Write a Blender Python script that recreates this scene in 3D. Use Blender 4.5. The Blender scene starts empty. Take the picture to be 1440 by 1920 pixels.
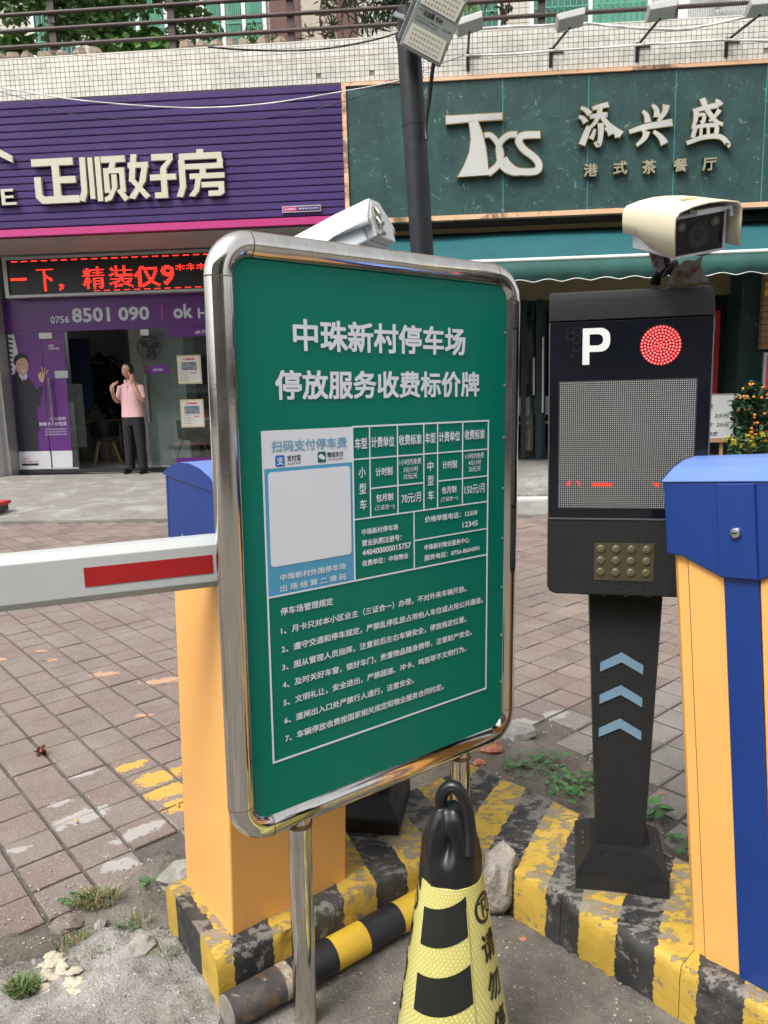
import bpy, math, random
import numpy as np
from mathutils import Vector, Matrix, noise
random.seed(7)
S = bpy.context.scene
COL = S.collection
R = math.radians
# ------------------------------------------------------------ camera
CH = 1.35
_y, _p, _r = R(4.1), R(9.64), R(1.6)
_f0 = Vector((-math.sin(_y), math.cos(_y), 0)); _rt = Vector((math.cos(_y), math.sin(_y), 0)); _z = Vector((0, 0, 1))
FW = _f0*math.cos(_p) - _z*math.sin(_p); _u = _z*math.cos(_p) + _f0*math.sin(_p)
RT = _rt*math.cos(_r) - _u*math.sin(_r); UP = _u*math.cos(_r) + _rt*math.sin(_r)
cam_d = bpy.data.cameras.new('camera'); cam = bpy.data.objects.new('camera', cam_d); COL.objects.link(cam)
cam.matrix_world = Matrix(((RT.x, UP.x, -FW.x, 0), (RT.y, UP.y, -FW.y, 0), (RT.z, UP.z, -FW.z, CH), (0, 0, 0, 1)))
cam_d.sensor_fit = 'VERTICAL'; cam_d.sensor_height = 36; cam_d.lens = 1442/1920*36
cam_d.clip_start = .05; cam_d.clip_end = 400
S.camera = cam
# ------------------------------------------------------------ light
SUN_EL, SUN_AZ = 56, 216        # degrees; azimuth of the sun measured clockwise from +Y
w = bpy.data.worlds.new('World'); S.world = w; w.use_nodes = True
nt = w.node_tree; bg = nt.nodes['Background']
sky = nt.nodes.new('ShaderNodeTexSky'); sky.sky_type = 'NISHITA'; sky.sun_disc = False
sky.sun_elevation = R(SUN_EL); sky.sun_rotation = R(SUN_AZ); sky.air_density = 1.0; sky.dust_density = 6.0; sky.ozone_density = 1.0
hs = nt.nodes.new('ShaderNodeHueSaturation'); hs.inputs['Saturation'].default_value = .14
nt.links.new(sky.outputs[0], hs.inputs['Color']); nt.links.new(hs.outputs[0], bg.inputs[0])
bg.inputs[1].default_value = .15
sd = bpy.data.lights.new('sun', 'SUN'); sd.energy = 1.0; sd.angle = R(16); sd.color = (1, .94, .85)
sun = bpy.data.objects.new('sun', sd); COL.objects.link(sun)
_sd = Vector((math.sin(R(SUN_AZ))*math.cos(R(SUN_EL)), math.cos(R(SUN_AZ))*math.cos(R(SUN_EL)), math.sin(R(SUN_EL))))
sun.rotation_euler = _sd.to_track_quat('Z', 'Y').to_euler(); sun.location = (-6, -4, 14)
S.view_settings.view_transform = 'Standard'; S.view_settings.look = 'None'; S.view_settings.gamma = 1
S.view_settings.use_curve_mapping = False; S.view_settings.exposure = 0.9
S.cycles.max_bounces = 8; S.cycles.transparent_max_bounces = 16
# ------------------------------------------------------------ helpers
def at(px, py, Y):
    """world point on the vertical plane y = Y that was measured at this spot of the photograph (survey of the place)"""
    d = FW + RT*((px-720)/1442) - UP*((py-960)/1442)
    k = Y/d.y
    return Vector((d.x*k, Y, CH + d.z*k))
def srgb(*c):
    return tuple(((x/255)/12.92 if x/255 <= .04045 else ((x/255+.055)/1.055)**2.4) for x in c)
MATS = {}
def N(nt, t, **kw):
    n = nt.nodes.new(t)
    for k, v in kw.items():
        if k.startswith('i_'): n.inputs[k[2:].replace('_', ' ')].default_value = v
        else: setattr(n, k, v)
    return n
def mth(nt, op, a, b=None, c=None):
    n = nt.nodes.new('ShaderNodeMath'); n.operation = op
    for i, x in enumerate((a, b, c)):
        if x is None: continue
        if isinstance(x, (int, float)): n.inputs[i].default_value = x
        else: nt.links.new(x, n.inputs[i])
    return n.outputs[0]
def mixc(nt, f, a, b):
    n = nt.nodes.new('ShaderNodeMix'); n.data_type = 'RGBA'
    if isinstance(f, (int, float)): n.inputs[0].default_value = f
    else: nt.links.new(f, n.inputs[0])
    for i, x in ((6, a), (7, b)):
        if isinstance(x, tuple): n.inputs[i].default_value = (*x[:3], 1)
        else: nt.links.new(x, n.inputs[i])
    return n.outputs[2]
def nz(nt, scale, detail=4, rough=.55, co=None, dist=0):
    n = N(nt, 'ShaderNodeTexNoise'); n.inputs['Scale'].default_value = scale; n.inputs['Detail'].default_value = detail
    n.inputs['Roughness'].default_value = rough; n.inputs['Distortion'].default_value = dist
    if co is not None: nt.links.new(co, n.inputs['Vector'])
    return n.outputs[0]
def ramp(nt, x, a, b):
    n = nt.nodes.new('ShaderNodeMapRange'); nt.links.new(x, n.inputs[0])
    n.inputs[1].default_value = a; n.inputs[2].default_value = b
    return n.outputs[0]
def base(name):
    m = bpy.data.materials.new(name); m.use_nodes = True; t = m.node_tree
    b = t.nodes['Principled BSDF']
    co = t.nodes.new('ShaderNodeTexCoord').outputs['Object']
    return m, t, b, co
def mat(name, col, rough=.5, metal=0, var=.08, vs=6, bump=0, bs=60, dirt=None, island=0, spec=.5, coat=0, rvar=0, streak=None, emis=0):
    if name in MATS: return MATS[name]
    m, t, b, co = base(name)
    c = tuple(col)
    out = None
    if var:
        lo = tuple(x*(1-var) for x in c); hi = tuple(min(1, x*(1+var)) for x in c)
        out = mixc(t, ramp(t, nz(t, vs, 6, .65, co), .3, .7), lo, hi)
    if island:
        g = t.nodes.new('ShaderNodeNewGeometry').outputs['Random Per Island']
        k = N(t, 'ShaderNodeHueSaturation'); t.links.new(mth(t, 'MULTIPLY_ADD', g, island*2, 1-island), k.inputs['Value'])
        if out is not None: t.links.new(out, k.inputs['Color'])
        else: k.inputs['Color'].default_value = (*c, 1)
        out = k.outputs[0]
    for d in (dirt or []):       # (colour, scale, lo, hi, strength)
        f = mth(t, 'MULTIPLY', ramp(t, nz(t, d[1], 8, .7, co, .3), d[2], d[3]), d[4])
        out = mixc(t, f, out if out is not None else c, d[0])
    if streak:     # (colour, scale, lo, hi, strength) run-down marks, long in z
        mp = t.nodes.new('ShaderNodeMapping'); t.links.new(co, mp.inputs[0]); mp.inputs['Scale'].default_value = (1, 1, .06)
        f = mth(t, 'MULTIPLY', ramp(t, nz(t, streak[1], 7, .7, mp.outputs[0]), streak[2], streak[3]), mth(t, 'MULTIPLY', ramp(t, nz(t, streak[1]*.15, 3, .6, co), .35, .65), streak[4]))
        out = mixc(t, f, out if out is not None else c, streak[0])
    if out is None: b.inputs['Base Color'].default_value = (*c, 1)
    else: t.links.new(out, b.inputs['Base Color'])
    b.inputs['Roughness'].default_value = rough; b.inputs['Metallic'].default_value = metal
    b.inputs['Specular IOR Level'].default_value = spec
    if rvar: t.links.new(mth(t, 'MULTIPLY_ADD', nz(t, vs*3, 5, .6, co), rvar*2, rough-rvar), b.inputs['Roughness'])
    if coat: b.inputs['Coat Weight'].default_value = coat; b.inputs['Coat Roughness'].default_value = .08
    if bump:
        bp = t.nodes.new('ShaderNodeBump'); bp.inputs['Strength'].default_value = bump; bp.inputs['Distance'].default_value = .01
        t.links.new(nz(t, bs, 5, .6, co), bp.inputs['Height']); t.links.new(bp.outputs[0], b.inputs['Normal'])
    if emis:
        b.inputs['Emission Color'].default_value = (*c, 1); b.inputs['Emission Strength'].default_value = emis
    MATS[name] = m
    return m
class MB:
    def __init__(s): s.v = []; s.f = []
    def add(s, vs, fs):
        o = len(s.v); s.v += [tuple(x) for x in vs]; s.f += [tuple(i+o for i in f) for f in fs]; return s
    def box(s, x0, x1, y0, y1, z0, z1, M=None):
        vs = [Vector((x, y, z)) for z in (z0, z1) for y in (y0, y1) for x in (x0, x1)]
        if M is not None: vs = [M @ v for v in vs]
        return s.add(vs, [(0, 2, 3, 1), (4, 5, 7, 6), (0, 1, 5, 4), (2, 6, 7, 3), (0, 4, 6, 2), (1, 3, 7, 5)])
    def frust(s, b0, b1, z0, z1, M=None):   # rectangles (x0,x1,y0,y1)
        vs = [Vector((x, y, z)) for (q, z) in ((b0, z0), (b1, z1)) for y in (q[2], q[3]) for x in (q[0], q[1])]
        if M is not None: vs = [M @ v for v in vs]
        return s.add(vs, [(0, 2, 3, 1), (4, 5, 7, 6), (0, 1, 5, 4), (2, 6, 7, 3), (0, 4, 6, 2), (1, 3, 7, 5)])
    def prism(s, poly, a0, a1, ax='y', M=None):
        n = len(poly)
        def P(u, v, a): return Vector({'y': (u, a, v), 'x': (a, u, v), 'z': (u, v, a)}[ax])
        vs = [P(u, v, a0) for u, v in poly] + [P(u, v, a1) for u, v in poly]
        if M is not None: vs = [M @ v for v in vs]
        fs = [tuple(range(n)), tuple(range(2*n-1, n-1, -1))] + [(i, n+i, n+(i+1) % n, (i+1) % n) for i in range(n)]
        return s.add(vs, fs)
    def tube(s, pts, r, n=12, cap=True, closed=False):
        pts = [Vector(p) for p in pts]; m = len(pts)
        rs = r if isinstance(r, (list, tuple)) else [r]*m
        up = None; vs = []
        for i, p in enumerate(pts):
            if closed: t = pts[(i+1) % m] - pts[i-1]
            else: t = pts[min(i+1, m-1)] - pts[max(i-1, 0)]
            t.normalize()
            if up is None: up = t.orthogonal().normalized()
            up = (up - t*up.dot(t)).normalized(); sd = t.cross(up)
            vs += [p + (up*math.cos(a) + sd*math.sin(a))*rs[i] for a in [2*math.pi*k/n for k in range(n)]]
        fs = []
        for i in range(m if closed else m-1):
            j = (i+1) % m
            fs += [(i*n+k, i*n+(k+1) % n, j*n+(k+1) % n, j*n+k) for k in range(n)]
        if cap and not closed: fs += [tuple(range(n-1, -1, -1)), tuple((m-1)*n+k for k in range(n))]
        return s.add(vs, fs)
    def lathe(s, prof, n=24, M=None, cap=True):
        vs = [Vector((r*math.cos(2*math.pi*k/n), r*math.sin(2*math.pi*k/n), z)) for r, z in prof for k in range(n)]
        if M is not None: vs = [M @ v for v in vs]
        fs = [(i*n+k, i*n+(k+1) % n, (i+1)*n+(k+1) % n, (i+1)*n+k) for i in range(len(prof)-1) for k in range(n)]
        if cap: fs += [tuple(range(n-1, -1, -1)), tuple((len(prof)-1)*n+k for k in range(n))]
        return s.add(vs, fs)
    def disc(s, c, r, n=16, ax='y', d=.002):
        u = [(r*math.cos(2*math.pi*k/n), r*math.sin(2*math.pi*k/n)) for k in range(n)]
        if ax == 'y': return s.prism([(c[0]+a, c[2]+b) for a, b in u], c[1]-d, c[1], 'y')
        return s.prism([(c[0]+a, c[1]+b) for a, b in u], c[2], c[2]+d, 'z')
    def blob(s, c, rad, n=10, m=7, amp=.15, fq=3, seed=0):
        vs = []
        for i in range(m+1):
            th = math.pi*i/m
            for k in range(n):
                ph = 2*math.pi*k/n
                d = Vector((math.sin(th)*math.cos(ph), math.sin(th)*math.sin(ph), math.cos(th)))
                q = 1 + amp*noise.noise(d*fq + Vector((seed, seed*.7, 3)))
                vs.append(Vector(c) + Vector((d.x*rad[0], d.y*rad[1], d.z*rad[2]))*q)
        fs = [(i*n+k, (i+1)*n+k, (i+1)*n+(k+1) % n, i*n+(k+1) % n) for i in range(m) for k in range(n)]
        return s.add(vs, fs)
    def mesh(s, name='m', smooth=0):
        me = bpy.data.meshes.new(name); me.from_pydata(s.v, [], s.f)
        me.validate(); me.update()
        if smooth:
            me.shade_smooth()
            try: me.set_sharp_from_angle(angle=R(smooth))
            except Exception: pass
        return me
    def build(s, name, m, parent=None, smooth=0, bevel=0, label=None, world=False, kind=None, loc=None, fix=True):
        me = s.mesh(name, smooth)
        if fix:
            import bmesh
            bm = bmesh.new(); bm.from_mesh(me); bmesh.ops.recalc_face_normals(bm, faces=bm.faces); bm.to_mesh(me); bm.free()
        return put(name, me, m, parent, bevel, label, world, kind, loc)
def put(name, me, m, parent=None, bevel=0, label=None, world=False, kind=None, loc=None):
    if m is not None and not len(me.materials): me.materials.append(m)
    o = bpy.data.objects.new(name, me); COL.objects.link(o)
    if parent is not None:
        o.parent = parent
        if world: o.matrix_parent_inverse = root_matrix(parent).inverted()
    if bevel:
        b = o.modifiers.new('Bevel', 'BEVEL'); b.width = bevel; b.segments = 2; b.limit_method = 'ANGLE'; b.angle_limit = R(40)
    if label: o['label'] = label
    if kind: o['kind'] = kind
    if loc is not None: o.location = loc
    return o
def root_matrix(o):
    m = o.matrix_basis.copy()
    while o.parent is not None:
        m = o.parent.matrix_basis @ o.matrix_parent_inverse @ m; o = o.parent
    return m
def tag(o, label=None, cat=None, group=None, kind=None):
    if label: o['label'] = label
    if cat: o['category'] = cat
    if group: o['group'] = group
    if kind: o['kind'] = kind
    return o
def thing(name, label, cat, loc=(0, 0, 0), rz=0, group=None, M=None):
    o = bpy.data.objects.new(name, None); COL.objects.link(o); o.empty_display_size = .1
    if M is not None: o.matrix_basis = M
    else: o.location = loc; o.rotation_euler = (0, 0, rz)
    return tag(o, label, cat, group)
def copy_tree(o, parent=None):
    c = o.copy(); COL.objects.link(c)
    if parent is not None:
        mi = o.matrix_parent_inverse.copy(); c.parent = parent; c.matrix_parent_inverse = mi
    for ch in list(o.children): copy_tree(ch, c)
    return c
_tc = {}
def text_raw(s, offset=0, extrude=0, shear=0):
    """outline mesh of a string; weight is added by stacking slightly shifted copies"""
    k = (s, offset, extrude, shear)
    if k in _tc: return _tc[k]
    cu = bpy.data.curves.new('t', 'FONT'); cu.body = s; cu.size = 1; cu.extrude = extrude; cu.shear = shear
    cu.resolution_u = 2
    o = bpy.data.objects.new('t', cu)
    me = bpy.data.meshes.new_from_object(o)
    vs = np.array([v.co[:] for v in me.vertices]); fs = [tuple(p.vertices) for p in me.polygons]
    bpy.data.objects.remove(o); bpy.data.curves.remove(cu); bpy.data.meshes.remove(me)
    if offset:
        b = offset*.72; V = []; Fc = []
        for i, (dx, dy) in enumerate(((0, 0), (1, 0), (-1, 0), (0, 1), (0, -1), (1, 1), (-1, 1), (1, -1), (-1, -1))):
            v = vs.copy(); v[:, 0] += dx*b; v[:, 1] += dy*b; v[:, 2] = v[:, 2] + (i*.006 if extrude else i)
            Fc += [tuple(q+i*len(vs) for q in f) for f in fs]; V.append(v)
        vs = np.concatenate(V); fs = Fc
    _tc[k] = (vs, fs); return _tc[k]
def text(s, x0, x1, z0, z1, y, m, parent, name='lettering', off=.0, ext=0, kind=None, shear=0, label=None, M=None, world=False):
    """lettering in the local xz plane, facing -y; ext = real thickness"""
    vs, fs = text_raw(s, off, .5 if ext else 0, shear)
    a = vs.min(0); b = vs.max(0)
    mb = MB()
    q = []
    for v in vs:
        X = x0 + (v[0]-a[0])/(b[0]-a[0]+1e-9)*(x1-x0); Z = z0 + (v[1]-a[1])/(b[1]-a[1]+1e-9)*(z1-z0)
        Y = y - (v[2]+.5)*ext if ext else y - v[2]*.00004
        p = Vector((X, Y, Z)); q.append(M @ p if M is not None else p)
    mb.add(q, fs)
    return mb.build(name, m, parent, kind=kind, label=label, fix=bool(ext), world=world)
def bezier(pts, n=8):
    out = []
    for i in range(len(pts)-1):
        p0 = Vector(pts[max(i-1, 0)]); p1 = Vector(pts[i]); p2 = Vector(pts[i+1]); p3 = Vector(pts[min(i+2, len(pts)-1)])
        for k in range(n):
            t = k/n
            out.append(.5*((2*p1) + (p2-p0)*t + (2*p0-5*p1+4*p2-p3)*t*t + (3*p1-p0-3*p2+p3)*t**3))
    out.append(Vector(pts[-1])); return out
# ------------------------------------------------------------ materials
def M_ground(name, c1, c2, pale, sc=5, bump=.6, moss=False):
    m, t, b, co = base(name)
    P = t.nodes.new('ShaderNodeNewGeometry').outputs['Position']
    a = mixc(t, ramp(t, nz(t, sc, 8, .7, P), .3, .7), c1, c2)
    a = mixc(t, ramp(t, nz(t, 2.1, 6, .7, P, .6), .5, .68), a, pale)
    a = mixc(t, ramp(t, nz(t, 90, 3, .6, P), .62, .72), a, tuple(x*.45 for x in c1))
    a = mixc(t, ramp(t, nz(t, 140, 2, .5, P), .66, .74), a, tuple(min(.7, x*1.7) for x in pale))
    t.links.new(a, b.inputs['Base Color']); b.inputs['Roughness'].default_value = .9; b.inputs['Specular IOR Level'].default_value = .25
    bp = t.nodes.new('ShaderNodeBump'); bp.inputs['Strength'].default_value = bump; bp.inputs['Distance'].default_value = .006
    t.links.new(mth(t, 'ADD', nz(t, 45, 6, .7, P), nz(t, 160, 3, .6, P)), bp.inputs['Height']); t.links.new(bp.outputs[0], b.inputs['Normal'])
    return m
def spot(t, P, x, y, rx, ry, ang=0, rag=.55, fq=30):
    """0..1 mask of one ragged stain lying at (x, y) on the ground"""
    mp = t.nodes.new('ShaderNodeMapping'); mp.vector_type = 'TEXTURE'
    mp.inputs['Location'].default_value = (x, y, 0); mp.inputs['Rotation'].default_value = (0, 0, ang); mp.inputs['Scale'].default_value = (rx, ry, 1000)
    t.links.new(P, mp.inputs[0])
    ln = t.nodes.new('ShaderNodeVectorMath'); ln.operation = 'LENGTH'; t.links.new(mp.outputs[0], ln.inputs[0])
    d = mth(t, 'ADD', ln.outputs['Value'], mth(t, 'MULTIPLY', mth(t, 'SUBTRACT', nz(t, fq, 7, .75, P), .5), rag*4))
    return ramp(t, d, 1.05, .95)
def addspots(t, P, col, out, lst, strength=1, **kw):
    for s in lst:
        out = mixc(t, mth(t, 'MULTIPLY', spot(t, P, *s, **kw), strength), out, col)
    return out
def M_paver(name, col):
    m, t, b, co = base(name)
    g = t.nodes.new('ShaderNodeNewGeometry'); P = g.outputs['Position']
    a = mixc(t, ramp(t, nz(t, 1.6, 4, .6, P), .3, .7), tuple(x*.86 for x in col), tuple(x*1.1 for x in col))
    hv = N(t, 'ShaderNodeHueSaturation'); t.links.new(mth(t, 'MULTIPLY_ADD', g.outputs['Random Per Island'], .38, .78), hv.inputs['Value']); t.links.new(a, hv.inputs['Color'])
    oi = t.nodes.new('ShaderNodeObjectInfo').outputs['Random']
    t.links.new(mth(t, 'MULTIPLY_ADD', oi, .3, .85), hv.inputs['Saturation'])
    a = hv.outputs[0]
    a = mixc(t, ramp(t, nz(t, 220, 3, .6, P), .6, .66), a, (.42, .36, .33))      # pale grit
    a = mixc(t, ramp(t, nz(t, 260, 3, .6, P), .40, .34), a, tuple(x*.45 for x in col))
    a = mixc(t, mth(t, 'MULTIPLY', ramp(t, nz(t, 3.2, 7, .75, P, .5), .5, .7), .5), a, (.26, .235, .205))
    a = mixc(t, mth(t, 'MULTIPLY', ramp(t, nz(t, 7, 7, .75, P, .3), .55, .7), .4), a, tuple(x*.55 for x in col))  # dust
    a = addspots(t, P, (.56, .33, .06), a, [(-1.13, 2.53, .06, .028, .75), (-1.0, 2.45, .075, .05, .75), (-.93, 2.36, .07, .045, .75), (-.86, 2.28, .06, .04, .75)], .88, rag=.85, fq=26)
    a = addspots(t, P, (.37, .355, .335), a, [(-1.155, 2.2, .085, .04, .7), (-.935, 2.125, .085, .03, .75), (-.93, 1.955, .05, .03, .4), (-1.27, 2.28, .05, .018, .6), (-1.28, 2.47, .05, .015, .6),
                                            (-1.27, 2.02, .03, .015, .4), (.31, 2.86, .1, .05, .6), (.46, 2.98, .05, .04, .6)], .8, rag=.8, fq=22)
    a = addspots(t, P, (.58, .33, .19), a, [(-2.3, 3.62, .08, .03, .1), (-1.62, 3.42, .07, .03, .2), (-1.98, 3.62, .03, .02, .2), (-1.27, 3.35, .12, .03, .3), (-1.24, 2.96, .035, .02, .3), (-2.1, 3.75, .03, .015, 0)], .6, rag=.8)
    t.links.new(a, b.inputs['Base Color']); b.inputs['Roughness'].default_value = .82; b.inputs['Specular IOR Level'].default_value = .35
    bp = t.nodes.new('ShaderNodeBump'); bp.inputs['Strength'].default_value = .5; bp.inputs['Distance'].default_value = .003
    t.links.new(nz(t, 200, 4, .6, P), bp.inputs['Height']); t.links.new(bp.outputs[0], b.inputs['Normal'])
    return m
def M_stripes(name, d, n, s0, per, skew, endmode=None, phase=0):
    """worn black and yellow paint bands across a kerb running along d"""
    m, t, b, co = base(name)
    P = t.nodes.new('ShaderNodeNewGeometry').outputs['Position']
    def dot(v):
        q = t.nodes.new('ShaderNodeVectorMath'); q.operation = 'DOT_PRODUCT'; t.links.new(P, q.inputs[0]); q.inputs[1].default_value = (v[0], v[1], 0); return q.outputs['Value']
    s = dot(d); nn = dot(n)
    wob = mth(t, 'MULTIPLY', mth(t, 'SUBTRACT', nz(t, 34, 6, .7, P), .5), .03)
    top = mth(t, 'MAXIMUM', mth(t, 'SUBTRACT', nn, endmode[1] if endmode else 1.39), 0)
    sk = mth(t, 'ADD', mth(t, 'MULTIPLY_ADD', top, skew, s), wob)
    ph = mth(t, 'DIVIDE', mth(t, 'SUBTRACT', sk, s0), per)
    yel = mth(t, 'LESS_THAN', mth(t, 'FRACT', mth(t, 'MULTIPLY', ph, .5)), .5)
    if endmode:
        e0, n0 = endmode
        tt = mth(t, 'ADD', mth(t, 'SUBTRACT', nn, n0), wob)
        band = mth(t, 'MULTIPLY', mth(t, 'GREATER_THAN', tt, .095), mth(t, 'LESS_THAN', tt, .255))
        yel2 = mth(t, 'SUBTRACT', 1, band)
        isend = mth(t, 'LESS_THAN', mth(t, 'ADD', s, wob), e0)
        mm = t.nodes.new('ShaderNodeMix'); t.links.new(isend, mm.inputs[0]); t.links.new(yel, mm.inputs[2]); t.links.new(yel2, mm.inputs[3]); yel = mm.outputs[0]
    g = t.nodes.new('ShaderNodeNewGeometry'); sz = t.nodes.new('ShaderNodeSeparateXYZ'); t.links.new(g.outputs['Normal'], sz.inputs[0])
    blk = mixc(t, ramp(t, nz(t, 9, 6, .7, P), .35, .7), (.014, .014, .016), (.055, .054, .052))
    yl = mixc(t, ramp(t, nz(t, 12, 6, .7, P), .3, .7), (.40, .26, .035), (.58, .385, .06))
    yl = mixc(t, ramp(t, nz(t, 60, 5, .7, P), .6, .75), yl, (.36, .27, .10))
    a = mixc(t, yel, blk, yl)
    # walked-on wear: brushy loss of paint showing grey concrete
    mp = t.nodes.new('ShaderNodeMapping'); t.links.new(P, mp.inputs[0]); mp.inputs['Rotation'].default_value = (0, 0, .5); mp.inputs['Scale'].default_value = (22, 40, 30)
    wear = mth(t, 'ADD', mth(t, 'MULTIPLY', nz(t, 1, 6, .75, mp.outputs[0]), .6), mth(t, 'MULTIPLY', nz(t, 11, 8, .75, P), .5))
    lo = mth(t, 'MULTIPLY_ADD', sz.outputs[2], -.075, .62)
    f = mth(t, 'MULTIPLY', ramp(t, mth(t, 'SUBTRACT', wear, lo), 0, .03), .85)
    a = mixc(t, f, a, mixc(t, nz(t, 80, 4, .6, P), (.13, .12, .11), (.25, .235, .21)))
    a = mixc(t, mth(t, 'MULTIPLY', ramp(t, nz(t, 5, 6, .7, P, .4), .55, .75), .35), a, (.25, .23, .2))
    t.links.new(a, b.inputs['Base Color']); b.inputs['Roughness'].default_value = .62
    bp = t.nodes.new('ShaderNodeBump'); bp.inputs['Strength'].default_value = .7; bp.inputs['Distance'].default_value = .005
    h = mth(t, 'SUBTRACT', mth(t, 'MULTIPLY', nz(t, 60, 6, .7, P), .8), mth(t, 'MULTIPLY', f, .5))
    t.links.new(h, bp.inputs['Height']); t.links.new(bp.outputs[0], b.inputs['Normal'])
    return m
def M_marble(name, c, vein, sc=1.0):
    m, t, b, co = base(name)
    a = mixc(t, ramp(t, nz(t, 3.5*sc, 8, .75, co, .4), .3, .75), tuple(x*.7 for x in c), tuple(x*1.35 for x in c))
    a = mixc(t, mth(t, 'MULTIPLY', ramp(t, nz(t, 22*sc, 5, .7, co), .5, .8), .4), a, tuple(x*1.7 for x in c))
    for k, (s_, wd, lo) in enumerate(((2.6, .007, .57), (5.5, .008, .60), (11., .012, .6))):
        mp = t.nodes.new('ShaderNodeMapping'); t.links.new(co, mp.inputs[0]); mp.inputs['Rotation'].default_value = (.3*k, .7+k, .2); mp.inputs['Location'].default_value = (k*7, k*3, k)
        r = mth(t, 'ABSOLUTE', mth(t, 'SUBTRACT', nz(t, s_*sc, 3, .5, mp.outputs[0], .8), .5))
        v = ramp(t, r, wd, wd*.3)
        gate = ramp(t, nz(t, s_*1.3*sc+1, 3, .5, mp.outputs[0]), lo, lo+.05)
        a = mixc(t, mth(t, 'MULTIPLY', mth(t, 'MULTIPLY', v, gate), .42), a, vein)
    t.links.new(a, b.inputs['Base Color']); b.inputs['Roughness'].default_value = .3; b.inputs['Specular IOR Level'].default_value = .3
    return m
def M_glass(name, tint=(.75, .85, .83), refl=.9, rough=.02):
    m = bpy.data.materials.new(name); m.use_nodes = True; t = m.node_tree; t.nodes.clear()
    o = t.nodes.new('ShaderNodeOutputMaterial'); tr = t.nodes.new('ShaderNodeBsdfTransparent'); tr.inputs[0].default_value = (*tint, 1)
    gl = t.nodes.new('ShaderNodeBsdfGlossy'); gl.inputs['Roughness'].default_value = rough; gl.inputs[0].default_value = (refl, refl, refl, 1)
    fr = t.nodes.new('ShaderNodeFresnel'); fr.inputs[0].default_value = 1.5
    mx = t.nodes.new('ShaderNodeMixShader'); t.links.new(mth(t, 'MULTIPLY_ADD', fr.outputs[0], 1.3, .02), mx.inputs[0]); t.links.new(tr.outputs[0], mx.inputs[1]); t.links.new(gl.outputs[0], mx.inputs[2])
    t.links.new(mx.outputs[0], o.inputs[0]); return m
m_ground = M_ground('ground_concrete', (.10, .09, .08), (.185, .17, .15), (.25, .235, .21), 16, .9)
m_sand = M_ground('joint_sand', (.08, .071, .062), (.125, .112, .098), (.19, .17, .15), 14)
m_rough = M_ground('rough_cement', (.15, .135, .12), (.37, .35, .325), (.47, .45, .425), 26, 1.6)
m_dirt = M_ground('dirt', (.10, .085, .07), (.17, .15, .125), (.24, .22, .19), 12, 1)
m_apron = M_ground('apron_concrete', (.17, .155, .135), (.25, .24, .225), (.34, .335, .32), 2.5, .5)
m_paver = M_paver('red_paver', (.188, .148, .130))
m_gpaver = M_paver('grey_paver', (.20, .185, .165))
dL = (.784, .621); nL = (-.621, .784)
dR = (.722, -.692); nR = (.692, .722)
m_kL = M_stripes('kerb_paint_left', dL, nL, .4555, .0945, -.25, endmode=(.545, 1.439))
m_kR = M_stripes('kerb_paint_right', dR, nR, -1.0925, .0945, .38)
m_conc = mat('concrete_stone', (.30, .285, .26), .9, var=.3, vs=14, bump=.8, bs=40, dirt=[((.12, .11, .1), 30, .55, .7, .6)])
def M_steel():
    m, t, b, co = base('stainless_steel')
    mp = t.nodes.new('ShaderNodeMapping'); t.links.new(co, mp.inputs[0]); mp.inputs['Scale'].default_value = (30, 30, 2)
    a = mixc(t, ramp(t, nz(t, 1, 6, .7, mp.outputs[0]), .3, .75), (.80, .78, .74), (.60, .57, .52))
    a = mixc(t, mth(t, 'MULTIPLY', ramp(t, nz(t, 40, 6, .75, co), .6, .72), .5), a, (.22, .17, .12))
    t.links.new(a, b.inputs['Base Color']); b.inputs['Metallic'].default_value = 1
    t.links.new(mth(t, 'MULTIPLY_ADD', nz(t, 16, 6, .7, co), .13, .03), b.inputs['Roughness'])
    bp = t.nodes.new('ShaderNodeBump'); bp.inputs['Strength'].default_value = .12; bp.inputs['Distance'].default_value = .002
    t.links.new(nz(t, 25, 6, .7, co), bp.inputs['Height']); t.links.new(bp.outputs[0], b.inputs['Normal'])
    return m
m_steel = M_steel()
m_weld = mat('brown_weld_seam', (.16, .10, .06), .6, .5)
m_white = mat('white_print', (.78, .82, .88), .5, var=0)
m_green = mat('green_panel_print', (.001, .185, .130), .42, spec=.22, var=.06, vs=2, dirt=[((.02, .15, .11), 60, .66, .72, .3)], streak=((.03, .20, .155), 14, .5, .75, .3))
m_purple = mat('purple_aluminium', (.050, .026, .118), .5, .0, spec=.25, var=.14, vs=1.2, streak=((.10, .075, .14), 9, .55, .75, .35), dirt=[((.08, .055, .12), 3, .5, .8, .35)], island=.1)
m_magenta = mat('magenta_trim', (.42, .03, .17), .4, var=.05)
m_cream = mat('cream_letter_face', (.50, .47, .375), .45, var=.04)
m_creamside = mat('letter_side', (.55, .55, .52), .4, var=0)
m_marble = M_marble('green_marble', (.034, .074, .072), (.38, .46, .44))
m_copper = mat('copper_trim', (.78, .47, .29), .4, .15, var=.1, vs=3, dirt=[((.07, .045, .03), 2.2, .52, .6, .8)])
m_tile = mat('white_mosaic_tile', (.60, .585, .53), .35, var=.12, vs=2.0, island=.09, dirt=[((.40, .37, .31), 1.3, .52, .75, .5)], streak=((.25, .22, .18), 7, .56, .72, .5))
m_grout = mat('brown_grout', (.25, .205, .17), .9)
m_awn = mat('teal_awning_cloth', (.004, .082, .095), .75, var=.14, vs=2.2, bump=.1, bs=300, dirt=[((.012, .05, .055), 2.5, .55, .8, .4)])
m_val = mat('teal_valance_cloth', (.02, .085, .073), .8, var=.12, vs=3)
m_rail = mat('brown_iron', (.055, .038, .033), .55, .2, var=.25, vs=8)
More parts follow.
